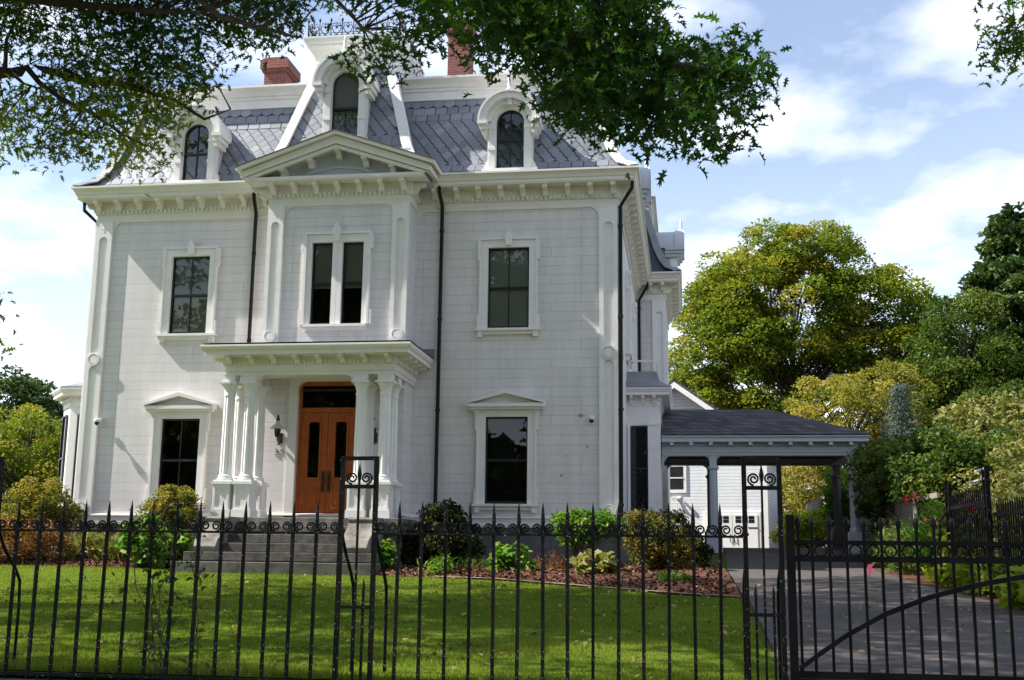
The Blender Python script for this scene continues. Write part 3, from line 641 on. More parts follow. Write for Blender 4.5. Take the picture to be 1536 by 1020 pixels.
# rounded corners of the beam at the inner columns, and the curved heads between paired columns
for y in (-1.75,):
    for s in (-1, 1):
        xi = COLX[1] if s < 0 else COLX[2]
        mb.prism([(xi-s*.0, 3.935), (xi, 3.935-.19)] + [(xi-s*(.16+.17-.17*math.cos(t)), 3.935-.19+.17*math.sin(t)) for t in np.linspace(0, PI/2, 6)], y-.11, y+.11)
porch = hobj('porch', mb, 'trim')
mb = MB(); e = EW+.0; mb.add([(PXc-e, FY, 4.54), (PXc+e, FY, 4.54), (PXc+e, -.0, 4.54), (PXc-e, 0, 4.54), (PXc-e+.5, -.3, 4.74), (PXc+e-.5, -.3, 4.74), (PXc+e-.5, 0, 4.74), (PXc-e+.5, 0, 4.74)], [(0, 1, 5, 4), (1, 2, 6, 5), (0, 4, 7, 3), (4, 5, 6, 7), (0, 3, 2, 1), (2, 3, 7, 6)])
mb.box(PR, PXc+EW, -.04, 0.0, 4.47, 4.75); mb.box(PXc-EW, PL, -.04, 0, 4.47, 4.75)
hobj('roof', mb, 'lead', porch)
mb = MB(); mb.box(PXc-EW+.42, PXc+EW-.42, FY+.42, PY-.002, 4.02, 4.06); hobj('ceiling', mb, 'white', porch)
pb = MB(); pb.prism([(-.04, 4.15), (-.10, 4.15), (-.13, 4.22), (-.30, 4.25), (-.32, 4.31), (-.04, 4.31)], -.05, .05, 'x'); pbm = mesh_of('bracket', pb); fix_normals(pbm); pbm.materials.append(M['trim'])
row(pbm, porch, (BP[1][0]+.1, BP[1][1]), (BP[2][0]-.1, BP[2][1]), 8, 0); row(pbm, porch, (BP[2][0], BP[2][1]+.15), (BP[2][0], -.3), 4, PI/2); row(pbm, porch, (BP[1][0], BP[1][1]+.15), (BP[1][0], -.3), 4, -PI/2)
col = MB()
col.box(-.20, .20, -.20, .20, 1.04, 1.20); col.box(-.165, .165, -.165, .165, 1.20, 1.66); col.box(-.185, .185, -.185, .185, 1.66, 1.70); col.box(-.215, .215, -.215, .215, 1.70, 1.755); col.box(-.18, .18, -.18, .18, 1.755, 1.79)
for f in (-1, 1):                                       # raised frame of the pedestal panels, front and sides
    for a, b, c_, d in ((-.165, -.125, 1.2, 1.66), (.125, .165, 1.2, 1.66), (-.125, .125, 1.2, 1.25), (-.125, .125, 1.61, 1.66)):
        y0_, y1_ = sorted((f*.165, f*.182)); col.box(a, b, y0_, y1_, c_, d); col.box(y0_, y1_, a, b, c_, d)
col.lathe([(.165, 1.79), (.165, 1.82), (.14, 1.86), (.15, 1.875), (.125, 1.90), (.125, 1.92)], (0, 0, 0), 20)
col.lathe([(.122, 1.92), (.118, 2.5), (.108, 3.50)], (0, 0, 0), 24, (1.0, 1.0, .88))
col.lathe([(.118, 3.50), (.122, 3.54), (.11, 3.56), (.115, 3.60), (.135, 3.68), (.175, 3.735), (.18, 3.75)], (0, 0, 0), 20); col.box(-.185, .185, -.185, .185, 3.75, 3.79); col.box(-.14, .14, -.14, .14, 3.79, 3.935)
colm = mesh_of('column', col); fix_normals(colm); colm.polygons.foreach_set('use_smooth', [True]*len(colm.polygons)); colm.set_sharp_from_angle(angle=math.radians(28)); colm.materials.append(M['white'])
for x in COLX:
    for y in (-1.75, -1.17): obj('column', colm, None, porch, (x-CX, y, 0))
mb = MB(); mb.box(PXc-EW+.1, PXc+EW-.1, -2.16, -.76, .72, 1.04); mb.box(PXc-EW+.18, PXc+EW-.18, -2.08, -.76, -.2, .72); hobj('porch_floor', mb, 'granite', porch, bevel=.012)
# door
DW = DX1-DX0; DC = (DX0+DX1)/2
mb = MB(); mb.box(DX0-.19, DX0, PY-.05, PY+.2, 1.04, DZ1); mb.box(DX1, DX1+.19, PY-.05, PY+.2, 1.04, DZ1); mb.box(DX0-.19, DX1+.19, PY-.05, PY+.2, DZ1, DZ1+.06)
for s, x in ((1, DX0), (-1, DX1)): mb.prism([(x, DZ1), (x, DZ1-.17)] + [(x+s*(.17-.17*math.cos(t)), DZ1-.17+.17*math.sin(t)) for t in np.linspace(.15, PI/2, 6)], PY-.045, PY+.19)
hobj('door_surround', mb, 'white')
mb = MB(); yd = PY+.12
mb.box(DX0, DX0+.06, yd-.04, yd+.06, 1.06, DZ1); mb.box(DX1-.06, DX1, yd-.04, yd+.06, 1.06, DZ1); mb.box(DX0+.06, DX1-.06, yd-.04, yd+.06, 3.30, 3.40); mb.box(DX0+.06, DX1-.06, yd-.04, yd+.06, DZ1-.09, DZ1); mb.box(DX0-.04, DX1+.04, PY-.12, yd+.06, 1.035, 1.075)
door = hobj('front_door', mb, 'door')
mb = MB(); mb.add([(DX0+.06, yd, 3.40), (DX1-.06, yd, 3.40), (DX1-.06, yd, DZ1-.09), (DX0+.06, yd, DZ1-.09)], [(0, 1, 2, 3)]); hobj('transom_pane', mb, 'glass', door, fix=False)
mb = MB(); mb.add([(DX0-.1, yd+.061, 1), (DX1+.1, yd+.061, 1), (DX1+.1, yd+.061, 4.1), (DX0-.1, yd+.061, 4.1), (DX0-.1, yd+1, 1), (DX1+.1, yd+1, 1), (DX1+.1, yd+1, 4.1), (DX0-.1, yd+1, 4.1)], [(4, 5, 6, 7), (0, 1, 5, 4), (3, 7, 6, 2), (0, 4, 7, 3), (1, 2, 6, 5)]); hobj('interior', mb, 'room', door, fix=False)
for s in (-1, 1):
    xa, xb = sorted((DC+s*.004, DC+s*(DW/2-.062))); m_ = MB()
    gl = (xa+.17, xb-.17, 1.92, 3.10); cxg = (gl[0]+gl[1])/2; rg = (gl[1]-gl[0])/2
    us = [xa, gl[0], gl[1], xb]
    m_.box(xa, gl[0], yd-.02, yd+.03, 1.078, 3.295); m_.box(gl[1], xb, yd-.02, yd+.03, 1.078, 3.295); m_.box(gl[0], gl[1], yd-.02, yd+.03, 1.078, gl[2]); m_.box(gl[0], gl[1], yd-.02, yd+.03, gl[3], 3.295)
    for k in (-1, 1): m_.prism([(cxg+k*rg, gl[3]), (cxg+k*rg, gl[3]-.07)] + [(cxg+k*(rg-.07+.07*math.cos(t)), gl[3]-.07+.07*math.sin(t)) for t in np.linspace(.3, PI/2, 4)], yd-.018, yd+.02)
    def frame(a, b, c_, d, wd, p):
        m_.box(a-wd, a, yd-.02-p, yd-.02, c_-wd, d+wd); m_.box(b, b+wd, yd-.02-p, yd-.02, c_-wd, d+wd); m_.box(a, b, yd-.02-p, yd-.02, c_-wd, c_); m_.box(a, b, yd-.02-p, yd-.02, d, d+wd)
    frame(gl[0], gl[1], gl[2], gl[3], .035, .02); frame(xa+.15, xb-.15, 1.30, 1.66, .03, .02); m_.box(xa+.2, xb-.2, yd-.036, yd-.02, 1.36, 1.60)
    m_.box(xa+.06, xb-.06, yd-.03, yd-.02, 1.12, 1.18); m_.box(xa+.05, xb-.05, yd-.03, yd-.02, 1.74, 1.78)
    lf = hobj('door_leaf', m_, 'door', door)
    g = MB(); g.add([(gl[0], yd+.01, gl[2]), (gl[1], yd+.01, gl[2]), (gl[1], yd+.01, gl[3]), (gl[0], yd+.01, gl[3])], [(0, 1, 2, 3)])
    hobj('pane', g, 'glass', door, fix=False)
    hd = MB(); hx = DC+s*.065; hd.box(hx-.03, hx+.03, yd-.045, yd-.02, 1.62, 2.06); hd.tube([(hx, yd-.04, 1.68), (hx, yd-.10, 1.72), (hx, yd-.10, 1.92), (hx, yd-.04, 1.96)], .014, 6); hobj('handle', hd, 'bronze', door)
# house number 39
def digit(ch, x, z, y, hgt):
    cu = bpy.data.curves.new('house_number', 'FONT'); cu.body = ch; cu.size = hgt; cu.extrude = .008
    o = bpy.data.objects.new('tmp', cu); C.link(o); dg = bpy.context.evaluated_depsgraph_get(); me = bpy.data.meshes.new_from_object(o.evaluated_get(dg)); bpy.data.objects.remove(o)
    me.transform(Matrix.Rotation(PI/2, 4, 'X')); me.materials.clear(); me.materials.append(M['num'])
    obj('house_number', me, None, house, (x-CX, y, z))
digit('3', -7.24, 2.39, PY-.012, .19); digit('9', -7.11, 2.39, PY-.012, .19)
# peeled paint on the siding
for (px, pz, r) in ((-.80, 3.28, .07), (-.66, 2.62, .04), (-.55, 2.56, .02), (-1.10, 2.43, .025), (-1.2, 2.02, .05)):
    b = MB(); b.prism([(px+r*R.uniform(.5, 1.2)*math.cos(a), pz+r*R.uniform(.5, 1.2)*math.sin(a)*.7) for a in np.linspace(0, 2*PI, 9)[:-1]], -.006, .001); hobj('peeled_patch', b, 'patch')

# ------------------------------------------------------------ bays on both sides
def bay(pts, zt_, wins, name):
    m_ = MB(); P = pts
    m_.sweep([(-.25, .95), (.05, .95), (.05, 1.12), (0, 1.14), (0, 1.3), (0, zt_-.42), (.02, zt_-.41), (.02, zt_-.30), (.04, zt_-.29), (.04, zt_-.18), (.24, zt_-.17), (.24, zt_-.11), (.27, zt_-.07), (.30, zt_-.02), (.30, zt_), (-.25, zt_+.03)], P)
    for (a, b), mi in zip(zip(P, P[1:]), range(9)):
        d = (Vector(b)-Vector(a)).normalized(); dentils(m_, a, b, (d.y, -d.x), zt_-.28, zt_-.23, .035, .07, .045, .075)
    b_ = hobj('bay_window', m_, 'white')
    f_ = MB(); f_.sweep([(-.2, -.4), (.02, -.4), (.02, .94), (-.2, .94)], P); hobj('bay_foundation', f_, 'darkstone', b_)
    return b_
BY = 3.5; bw = .78
rb = bay([(0, BY), (bw, BY), (bw, BY+2.6), (0, BY+2.6)], 4.34, None, 'r')
for x in (.12, .40, .66):
    b = MB(); b.prism([(BY, 3.98), (BY-.08, 3.98), (BY-.10, 4.08), (BY-.2, 4.1), (BY-.22, 4.17), (BY, 4.17)], x-.04, x+.04, 'x'); hobj('bracket', b, 'white', rb)
b = MB(); b.box(.50, .78, BY-.05, BY, 1.14, 3.46); b.box(.02, .08, BY-.05, BY, 1.14, 3.46); b.box(.47, .80, BY-.07, BY, 3.46, 3.52); hobj('bay_pilaster', b, 'white', rb)
# tall dark window set on the bay
def tall_window(x, y, z, wd, ht, rz, parent):
    q = [(-wd/2, 0)] + [(-wd/2+.06-.06*math.cos(t), ht-.06+.06*math.sin(t)) for t in np.linspace(0, PI/2, 5)] + [(wd/2-.06+.06*math.sin(t), ht-.06+.06*math.cos(t)) for t in np.linspace(0, PI/2, 5)] + [(wd/2, 0)]
    m_ = MB(); inner = [(u*.86, .03+w_*(ht-.07)/ht) for u, w_ in q]; m_.ring(q, inner, -.02, .04); m_.box(-wd/2, wd/2, -.02, .04, 0, .035); m_.box(-wd/2+.02, wd/2-.02, -.015, .035, ht*.5-.02, ht*.5+.02)
    o = hobj('window', m_, 'sash'); o.parent = parent; o.location = (x-CX, y, z); o.rotation_euler = (0, 0, rz)
    o.data.transform(Matrix.Translation((CX, 0, 0)))
    g = MB(); g.add([(u, .01, w_) for u, w_ in inner], [tuple(range(len(inner)))]); obj('pane', g, M['bayglass'], o, fix=False)
M['bayglass'] = mat('dark_glass', (.012, .013, .014), .03, .6, noise=(9, (.10, .105, .10), .58, .72))
tall_window(.28, BY-.025, 1.4, .44, 2.05, 0, rb)
# curved lead roof of the bay with a small rail
mb = MB(); mb.sweep([(.30, 4.345), (.30, 4.375), (.16, 4.43), (.04, 4.52), (-.03, 4.64), (-.06, 4.78), (-.3, 4.80)], [(0, BY), (bw, BY), (bw, BY+2.6), (0, BY+2.6)]); hobj('bay_roof', mb, 'lead', rb)
mb = MB(); z_ = 5.02
mb.sweep([(-.10, z_), (-.06, z_), (-.06, z_+.04), (-.10, z_+.04)], [(0, BY), (bw, BY), (bw, BY+2.6), (0, BY+2.6)], True)
for x, y in ((bw-.08, BY+.08), (bw-.08, BY+1.3), (bw-.08, BY+2.5), (.06, BY+.08)): mb.box(x-.02, x+.02, y-.02, y+.02, 4.78, z_)
for y in np.arange(BY+.2, BY+2.5, .16): mb.box(bw-.088, bw-.072, y-.008, y+.008, 4.78, z_)
hobj('balcony_rail', mb, 'white', rb)
LB = [(XL, 5.0), (XL-.8, 5.0), (XL-1.33, 4.4), (XL-1.33, 1.5), (XL-.82, .9), (XL, .9)]
lb = bay(LB, 4.08, None, 'l')
mb = MB(); mb.sweep([(.28, 4.09), (.28, 4.12), (-.3, 4.3)], LB); hobj('bay_roof', mb, 'lead', lb)
a_ = math.atan2(-.6, .51)
tall_window(XL-1.075-.02, 1.2-.02, 1.45, .46, 2.05, a_, lb); tall_window(XL-.4, .87, 1.45, .40, 2.05, 0, lb)

# ------------------------------------------------------------ entrance steps
st = thing('entrance_steps', 'grey granite entrance steps with scrolled side blocks below the porch', 'steps', (-6.15, -2.9, 0))
for i, (zt_, yf, xa, xb) in enumerate(((.87, -2.46, -7.33, -4.97), (.70, -2.76, -7.33, -4.97), (.53, -3.06, -7.33, -4.97), (.36, -3.36, -7.95, -4.25), (.18, -3.70, -8.05, -4.15))):
    b = MB(); b.box(xa+6.15, xb+6.15, yf+2.9, -2.165+2.9, -.25 if i == 4 else zt_-.165, zt_); obj('step', b, 'worn_shaded', st, bevel=.012)
for xa, xb in ((-7.80, -7.34), (-4.96, -4.42)):
    q = [(-2.17, .361), (-3.30, .361), (-3.33, .46), (-3.22, .60), (-3.02, .70), (-2.86, .82), (-2.78, .92), (-2.80, 1.0), (-2.72, 1.035), (-2.17, 1.035)]
    b = MB(); b.prism([(y+2.9, z) for y, z in q], xa+6.15, xb+6.15, 'x'); obj('side_block', b, 'granite', st, bevel=.015)

# ------------------------------------------------------------ lamps and cameras on the wall
def lantern(x, label):
    t = thing('wall_lantern', label, 'lamp', (x, PY, 2.75), 0, 'lanterns beside the front door')
    b = MB(); b.lathe([(.055, -.12), (.055, .10)], (0, -.012, 0), 10); b.v = [(u, y*.3-.005, z) for u, y, z in b.v]; obj('back_plate', b, 'bronze', t)
    b = MB(); b.tube([(0, -.01, -.10), (0, -.10, -.13), (0, -.19, -.06), (0, -.19, .0)], .014, 6); b.lathe([(.02, -.16), (.035, -.13), (.02, -.10)], (0, -.10, 0), 8); obj('arm', b, 'bronze', t, smooth=True)
    b = MB(); b.lathe([(.045, .0), (.06, .05), (.075, .16), (.05, .18)], (0, -.19, 0), 10); obj('glass_body', b, M['bayglass'], t, smooth=True)
    b = MB(); b.lathe([(.165, .17), (.16, .19), (.09, .25), (.05, .31), (.04, .34)], (0, -.19, 0), 16); obj('lamp_shade', b, 'lampshade', t, smooth=True)
    b = MB(); b.lathe([(.04, .34), (.045, .38), (.02, .41), (.03, .44), (.004, .48)], (0, -.19, 0), 10); obj('finial', b, 'bronze', t, smooth=True)
lantern(-7.12, 'pale conical shade lantern on the open wall above the house number'); lantern(-5.05, 'dark lantern half hidden behind the porch columns right of the door')
def camera_thing(x, y, z, label):
    t = thing('security_camera', label, 'camera', (x, y, z), 0, 'security cameras on the house front')
    b = MB(); b.box(-.05, .05, -.03, 0, -.02, .08); b.tube([(0, -.02, .04), (0, -.12, .05)], .02, 6); b.lathe([(.055, 0), (.06, .05), (.03, .08)], (0, -.12, -.02), 12); obj('housing', b, 'cam', t, smooth=True)
    b = MB(); b.lathe([(.005, -.075), (.03, -.065), (.048, -.035), (.052, 0)], (0, -.12, -.02), 12); obj('lens_dome', b, 'sash', t, smooth=True)
camera_thing(-11.62, -.07, 3.2, 'white dome camera on the left corner pilaster'); camera_thing(-.56, -.0, 3.2, 'white dome camera on plain siding right of the pediment window')
# ------------------------------------------------------------ carport beside the house
cp = thing('porte_cochere', 'grey painted carport with dark shingle hip roof standing over the driveway', 'carport', (3.7, 6.6, .58))
def cobj(name, mb, m, parent=None, **k):
    mb.v = [(x-3.7, y-6.6, z-.58) for x, y, z in mb.v]; return obj(name, mb, m, parent or cp, **k)
X0, X1, Y0, Y1 = 2.06, 5.42, 5.0, 8.1
B4 = [(.80, Y0), (X1, Y0), (X1, Y1), (.80, Y1)]
mb = MB(); mb.sweep([(-.16, 2.86), (.10, 2.86), (.10, 2.92), (.12, 2.93), (.12, 3.08), (.14, 3.09), (.14, 3.17), (.36, 3.18), (.36, 3.26), (.40, 3.30), (.40, 3.33), (-.16, 3.34)], B4)
for a, b, n in ((B4[0], B4[1], (0, -1)), (B4[1], B4[2], (1, 0))): dentils(mb, a, b, n, 3.10, 3.15, .135, .165, .045, .08)
for i in range(10): mb.box(1.05+i*.48-.045, 1.05+i*.48+.045, Y0-.34, Y0-.13, 3.10, 3.18)
for i in range(6): mb.box(X1+.13, X1+.34, Y0+.2+i*.5-.045, Y0+.2+i*.5+.045, 3.10, 3.18)
def spand(mb, x, s, y):
    mb.prism([(x, 2.865), (x+s*.20, 2.865)] + [(x+s*(.20-.20*math.sin(t)), 2.865-.20+.20*math.cos(t)) for t in np.linspace(.2, PI/2, 7)] , y-.06, y+.06)
for x, s in ((X0-.07, -1), (X0+.07, 1), (X1-.07, -1), (.86, 1)): spand(mb, x, s, Y0); spand(mb, x, s, Y1)
cobj('beam', mb, 'grey')
mb = MB(); e = .42; rx0, rx1 = .80, X1+e; ya, yb = Y0-e, Y1+e; yr = (Y0+Y1)/2; zr = 4.22; xr = 3.55
mb.add([(rx0, ya, 3.345), (rx1, ya, 3.345), (rx1, yb, 3.345), (rx0, yb, 3.345), (rx0, yr, zr), (xr, yr, zr), (rx0, ya, 3.36), (rx1, ya, 3.36), (rx1, yb, 3.36), (rx0, yb, 3.36)],
       [(6, 7, 5, 4), (7, 8, 5), (8, 9, 4, 5), (0, 1, 7, 6), (1, 2, 8, 7), (2, 3, 9, 8), (0, 3, 2, 1)])
cobj('roof', mb, 'shingle')
mb = MB(); mb.box(.82, X1-.1, Y0+.1, Y1-.1, 3.10, 3.16)
for y in (5.8, 6.6, 7.4): mb.box(.82, X1-.1, y-.06, y+.06, 2.98, 3.098)
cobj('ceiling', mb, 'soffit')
for x in (X0, X1):
    for y in (Y0, Y1):
        b = MB(); zb = hy(y)-.05; b.box(x-.19, x+.19, y-.19, y+.19, zb, zb+.50); b.box(x-.15, x+.15, y-.15, y+.15, zb+.50, zb+.55)
        oc = [(.11, 0)]
        b.lathe([(.13, zb+.55), (.13, zb+.62), (.105, zb+.66), (.10, 2.50), (.14, 2.54), (.14, 2.58), (.11, 2.60)], (x, y, 0), 8)
        b.box(x-.09, x+.09, y-.09, y+.09, 2.60, 2.864); cobj('post', b, 'grey' if y == Y0 else 'soffit')  # rear posts: their shade is put into a darker colour
# ------------------------------------------------------------ garage behind
GX, GY, gw, gz = 1.1, 17.0, 3.1, 3.95
ga = thing('garage', 'white clapboard garage with steep gable behind the carport', 'garage', (GX, GY, .5), math.radians(-11))
def gobj(name, mb, m, parent=None, **k):
    mb.v = [(x-GX, y-GY, z-.5) for x, y, z in mb.v]; return obj(name, mb, m, parent or ga, **k)
pk = 6.45
mb = MB(); mb.prism([(GX-gw, 0), (GX+gw, 0), (GX+gw, gz+.2), (GX, pk-.1), (GX-gw, gz+.2)], GY, GY+4); gobj('wall', mb, 'siding2')
mb = MB()
for s in (-1, 1): mb.prism([(GX, pk), (GX, pk+.16), (GX+s*(gw+.35), gz+.12), (GX+s*(gw+.35), gz-.04)], GY-.30, GY+4.2)
gobj('roof', mb, 'shingle')
mb = MB()
for s in (-1, 1):
    mb.prism([(GX, pk-.16), (GX, pk+.05), (GX+s*(gw+.36), gz+.02), (GX+s*(gw+.36), gz-.19)], GY-.34, GY-.301)
    mb.prism([(GX, pk-.30), (GX, pk-.10), (GX+s*(gw+.02), gz-.10), (GX+s*(gw+.02), gz-.30)], GY-.04, GY)
    a, b = sorted((GX+s*(gw+.02), GX+s*(gw-.13))); mb.box(a, b, GY-.03, GY, .3, gz-.05)
gobj('gable_trim', mb, 'white')
for cx1, wd in ((3.00, 1.72),):
    mb = MB(); mb.box(cx1-wd/2-.1, cx1+wd/2+.1, GY-.06, GY, .3, 1.95); fr = gobj('garage_door', mb, 'white')
    mb = MB()
    for s in (-1, 1):
        a, b = sorted((cx1+s*.012, cx1+s*wd/2)); mb.box(a, b, GY-.085, GY-.061, .35, 1.84)
        for k in range(4):
            for j in range(2): x = a+.08+k*.17; mb
    gobj('door_leaf', mb, 'white', fr).location = (0, 0, 0)
    for s in (-1, 1):
        mb = MB(); a, b = sorted((cx1+s*.012, cx1+s*wd/2))
        for k in range(3):
            for j in range(2): x = a+.10+k*.225; mb.box(x, x+.19, GY-.092, GY-.085, 1.56+j*.125, 1.665+j*.125)
        gobj('window', mb, M['bayglass'], fr).location = (0, 0, 0)
    mb = MB()
    for s in (-1, 1): mb.tube([(cx1+s*.07, GY-.09, .92), (cx1+s*.07, GY-.13, .95), (cx1+s*.07, GY-.13, 1.14), (cx1+s*.07, GY-.09, 1.17)], .015, 6); a, b = sorted((cx1+s*(wd/2), cx1+s*(wd/2-.32))); mb.box(a, b, GY-.10, GY-.085, 1.38, 1.41)
    gobj('handle', mb, 'metal', fr).location = (0, 0, 0)
mb = MB(); mb.box(.25, 1.42, GY-.05, GY, 2.60, 3.62); gwn = gobj('window', mb, 'white')
mb = MB(); mb.box(.35, 1.32, GY-.055, GY-.04, 2.72, 3.52); gobj('pane', mb, M['bayglass'], gwn)
mb = MB(); mb.box(.35, 1.32, GY-.075, GY-.055, 3.10, 3.14); gobj('sash', mb, 'white', gwn)
fl = thing('floodlight', 'white twin floodlight under the garage window', 'lamp', (1.12, GY-.006, 2.42), math.radians(-11))
mb = MB(); mb.box(-.06, .06, -.04, 0, -.06, .06); mb.tube([(0, -.03, 0), (0, -.10, 0)], .02, 6); obj('base', mb, 'cam', fl)
for s in (-1, 1): mb = MB(); mb.lathe([(.03, -.1), (.05, -.02), (.085, .05), (.08, .06)], (0, 0, 0), 10); q = obj('lamp_head', mb, 'cam', fl, (s*.12, -.14, -.02), smooth=True); q.rotation_euler = (math.radians(115), 0, s*.5)

# ------------------------------------------------------------ iron street fence
FYY = -15.5; FB = -.60
sp = MB()                                                 # one picket: bar, collar and spear
sp.box(-.0112, .0112, -.0112, .0112, FB-.06, .52)
sp.lathe([(.014, .50), (.018, .53), (.013, .55), (.016, .60), (.014, .64), (.008, .70), (.001, .745)], (0, 0, 0), 6)
spm = mesh_of('picket', sp); fix_normals(spm); spm.materials.append(M['metal'])
sc_ = MB()                                                # two facing scrolls that fill the gap between pickets
for s in (-1, 1):
    pts = []
    for i in range(22):
        a = i/21*PI*3.3; r = .040*(1-.72*i/21); pts.append((s*(.045)+s*r*math.cos(a+PI*.5)*-1, 0, .545+.004+r*math.sin(a+PI*1.5)))
    sc_.tube(pts, .0075, 5)
scm = mesh_of('scroll', sc_); scm.materials.append(M['metal'])
fence = thing('iron_fence', 'black iron spear picket fence with scrolls along the street lawn', 'fence', (-1.1, FYY, FB))
def fpart(me, name, x, y=0, z=0, sx=1):
    o = obj(name, me, None, fence, (x+1.1, y, z-FB)); o.scale = (sx, 1, 1); return o
PILX = [(-4.33, -4.06), (-1.23, -.965), (1.78, 2.03)]
def run(x0, x1, n):
    st_ = (x1-x0)/n
    for i in range(1, n): o_ = fpart(spm, 'picket', x0+st_*i+R.gauss(0, .003)); o_.rotation_euler = (R.gauss(0, .005), R.gauss(0, .005), R.uniform(-.2, .2))
    for i in range(n): fpart(scm, 'scroll', x0+st_*(i+.5), sx=st_/.19)
    b = MB(); b.box(x0+1.1, x1+1.1, -.018, .018, .495-FB, .512-FB); b.box(x0+1.1, x1+1.1, -.015, .015, -.60-FB, -.575-FB); obj('rail', b, 'metal', fence)
run(-4.06, -1.23, 15); run(-.965, 1.78, 15); run(-6.2, -4.33, 10)
def pillar(x0, x1, label, loc):
    t = thing('fence_post', label, 'fence post', loc, 0, 'open iron posts of the street fence')
    cx1 = (x0+x1)/2; q = lambda x: x-loc[0]
    b = MB()
    for x in (x0, x1): b.box(q(x)-.017, q(x)+.017, -.016, .016, -.05, 1.054-FB)
    b.box(q(x0)-.016, q(x1)+.016, -.018, .018, 1.055-FB, 1.083-FB); b.box(q(x0)+.018, q(x1)-.018, -.02, .02, .84-FB, .868-FB); b.box(q(x0)+.018, q(x1)-.018, -.018, .018, -.052-FB, -.028-FB)
    obj('frame', b, 'metal', t)
    b = MB(); b.box(-.008, .008, -.008, .008, 0, .90-FB); b.lathe([(.012, .90-FB), (.018, .95-FB), (.001, 1.03-FB)], (0, 0, 0), 6); obj('picket', b, 'metal', t)
    for s in ((-1, 1) if loc[0] > 1 else (1,)):
        b = MB(); b.box(s*.062-.009, s*.062+.009, -.009, .009, 0, .08-FB); b.lathe([(.010, .08-FB), (.013, .11-FB), (.001, .17-FB)], (s*.062, 0, 0), 6); obj('short_picket', b, 'metal', t)
    for s in (-1, 1):
        b = MB(); pts = []
        for i in range(26):
            a = i/25*PI*3.6; r = .046*(1-.78*i/25); pts.append((s*.056-s*r*math.cos(a+PI*.5), 0, .918-FB+r*math.sin(a+PI*1.5)))
        b.tube(pts, .008, 5); obj('scroll', b, 'metal', t)
    for x in (x0, x1):
        b = MB(); b.tube([(q(x), .03, .52-FB), (q(x), .07, .46-FB), (q(x)+.01, .12, .36-FB), (q(x), .32, .20-FB), (q(x), .40, .10-FB), (q(x), .42, -.1-FB), (q(x), .42, .0)], .0135, 6); b.lathe([(.005, .49-FB), (.03, .52-FB), (.005, .56-FB)], (q(x), .03, 0), 6); obj('brace', b, 'metal', t, smooth=True)
for (a, b_), lab in zip(PILX, ('tall open iron fence post at the left edge of the picture', 'tall open iron fence post in front of the wooden door and steps', 'tall open iron fence post where the street fence meets the driveway gate')):
    pillar(a, b_, lab, ((a+b_)/2, FYY, FB))
kb = MB(); kb.box(-8, 2.06, FYY-.13, FYY+.05, -1.3, FB-.03); kerb = obj('stone_kerb', kb, 'worn_shaded', bevel=.015); tag(kerb, 'low granite kerb stone running under the street fence', 'kerb')

# ------------------------------------------------------------ driveway gate
GB = -.5; g0, g1 = 2.095, 5.62
gate = thing('driveway_gate', 'black iron double rail driveway gate with ring band and curved brace', 'gate', (g0, FYY, GB))
u = lambda x: x-g0
b = MB(); b.box(-.028, .028, -.03, .03, -.05, .66-GB); obj('stile', b, 'gate', gate)
b = MB(); b.box(u(g1)-.028, u(g1)+.028, -.03, .03, -.05, .66-GB); obj('stile', b, 'gate', gate)
b = MB(); b.box(.028, u(g1)-.028, -.016, .016, .455-GB, .485-GB); obj('rail', b, 'gate', gate)
b = MB(); b.box(.028, u(g1)-.028, -.022, .022, .335-GB, .375-GB); obj('rail', b, 'gate', gate)
b = MB(); b.box(.028, u(g1)-.028, -.024, .024, -.465-GB, -.415-GB); b.box(.028, u(g1)-.028, -.02, .02, -.50-GB, -.47-GB); obj('rail', b, 'gate', gate)
n = 29; stp = (g1-g0-.06)/n
pk_ = MB(); pk_.box(-.0095, .0095, -.0095, .0095, -.42-GB, .575-GB); pk_.lathe([(.012, .565-GB), (.016, .58-GB), (.021, .60-GB), (.020, .62-GB), (.008, .648-GB), (.001, .652-GB)], (0, 0, 0), 8)
pkm = mesh_of('picket', pk_); fix_normals(pkm); pkm.materials.append(M['gate'])
rg = MB(); rg.tube([(.040*math.cos(a), 0, .415-GB+.040*math.sin(a)) for a in np.linspace(0, 2*PI, 19)], .007, 5, cap=False); rgm = mesh_of('ring', rg); rgm.materials.append(M['gate'])
for i in range(n):
    if i: obj('picket', pkm, None, gate, (.03+stp*i, 0, 0))
    else: obj('picket', pkm, None, gate, (.055, 0, 0))
    obj('ring', rgm, None, gate, (.03+stp*(i+.5), 0, 0))
b = MB(); pts = [(.03, -.40), (.18, -.29), (.36, -.165), (.62, -.02), (.92, .10), (1.22, .185), (1.55, .25), (1.9, .29), (2.35, .30), (2.8, .27), (3.5, .12)]
o_ = [(x, z+.017) for x, z in pts]; i_ = [(x+.006, z-.017) for x, z in pts]; b.ring(o_, i_, -.035, -.013); b.v = [(x, y, z-GB) for x, y, z in b.v]; obj('curved_brace', b, 'gate', gate)
b = MB(); b.prism([(0, 0), (.008, .02), (.035, .025), (.04, .014), (.028, .004), (.026, -.03), (.015, -.06), (.003, -.055), (.006, -.03)], -.012, .012); rb_ = obj('ribbon', b, 'pink', None, (2.615, FYY-.03, .30)); tag(rb_, 'bright pink ribbon tied under the gate rail above the driveway', 'ribbon')

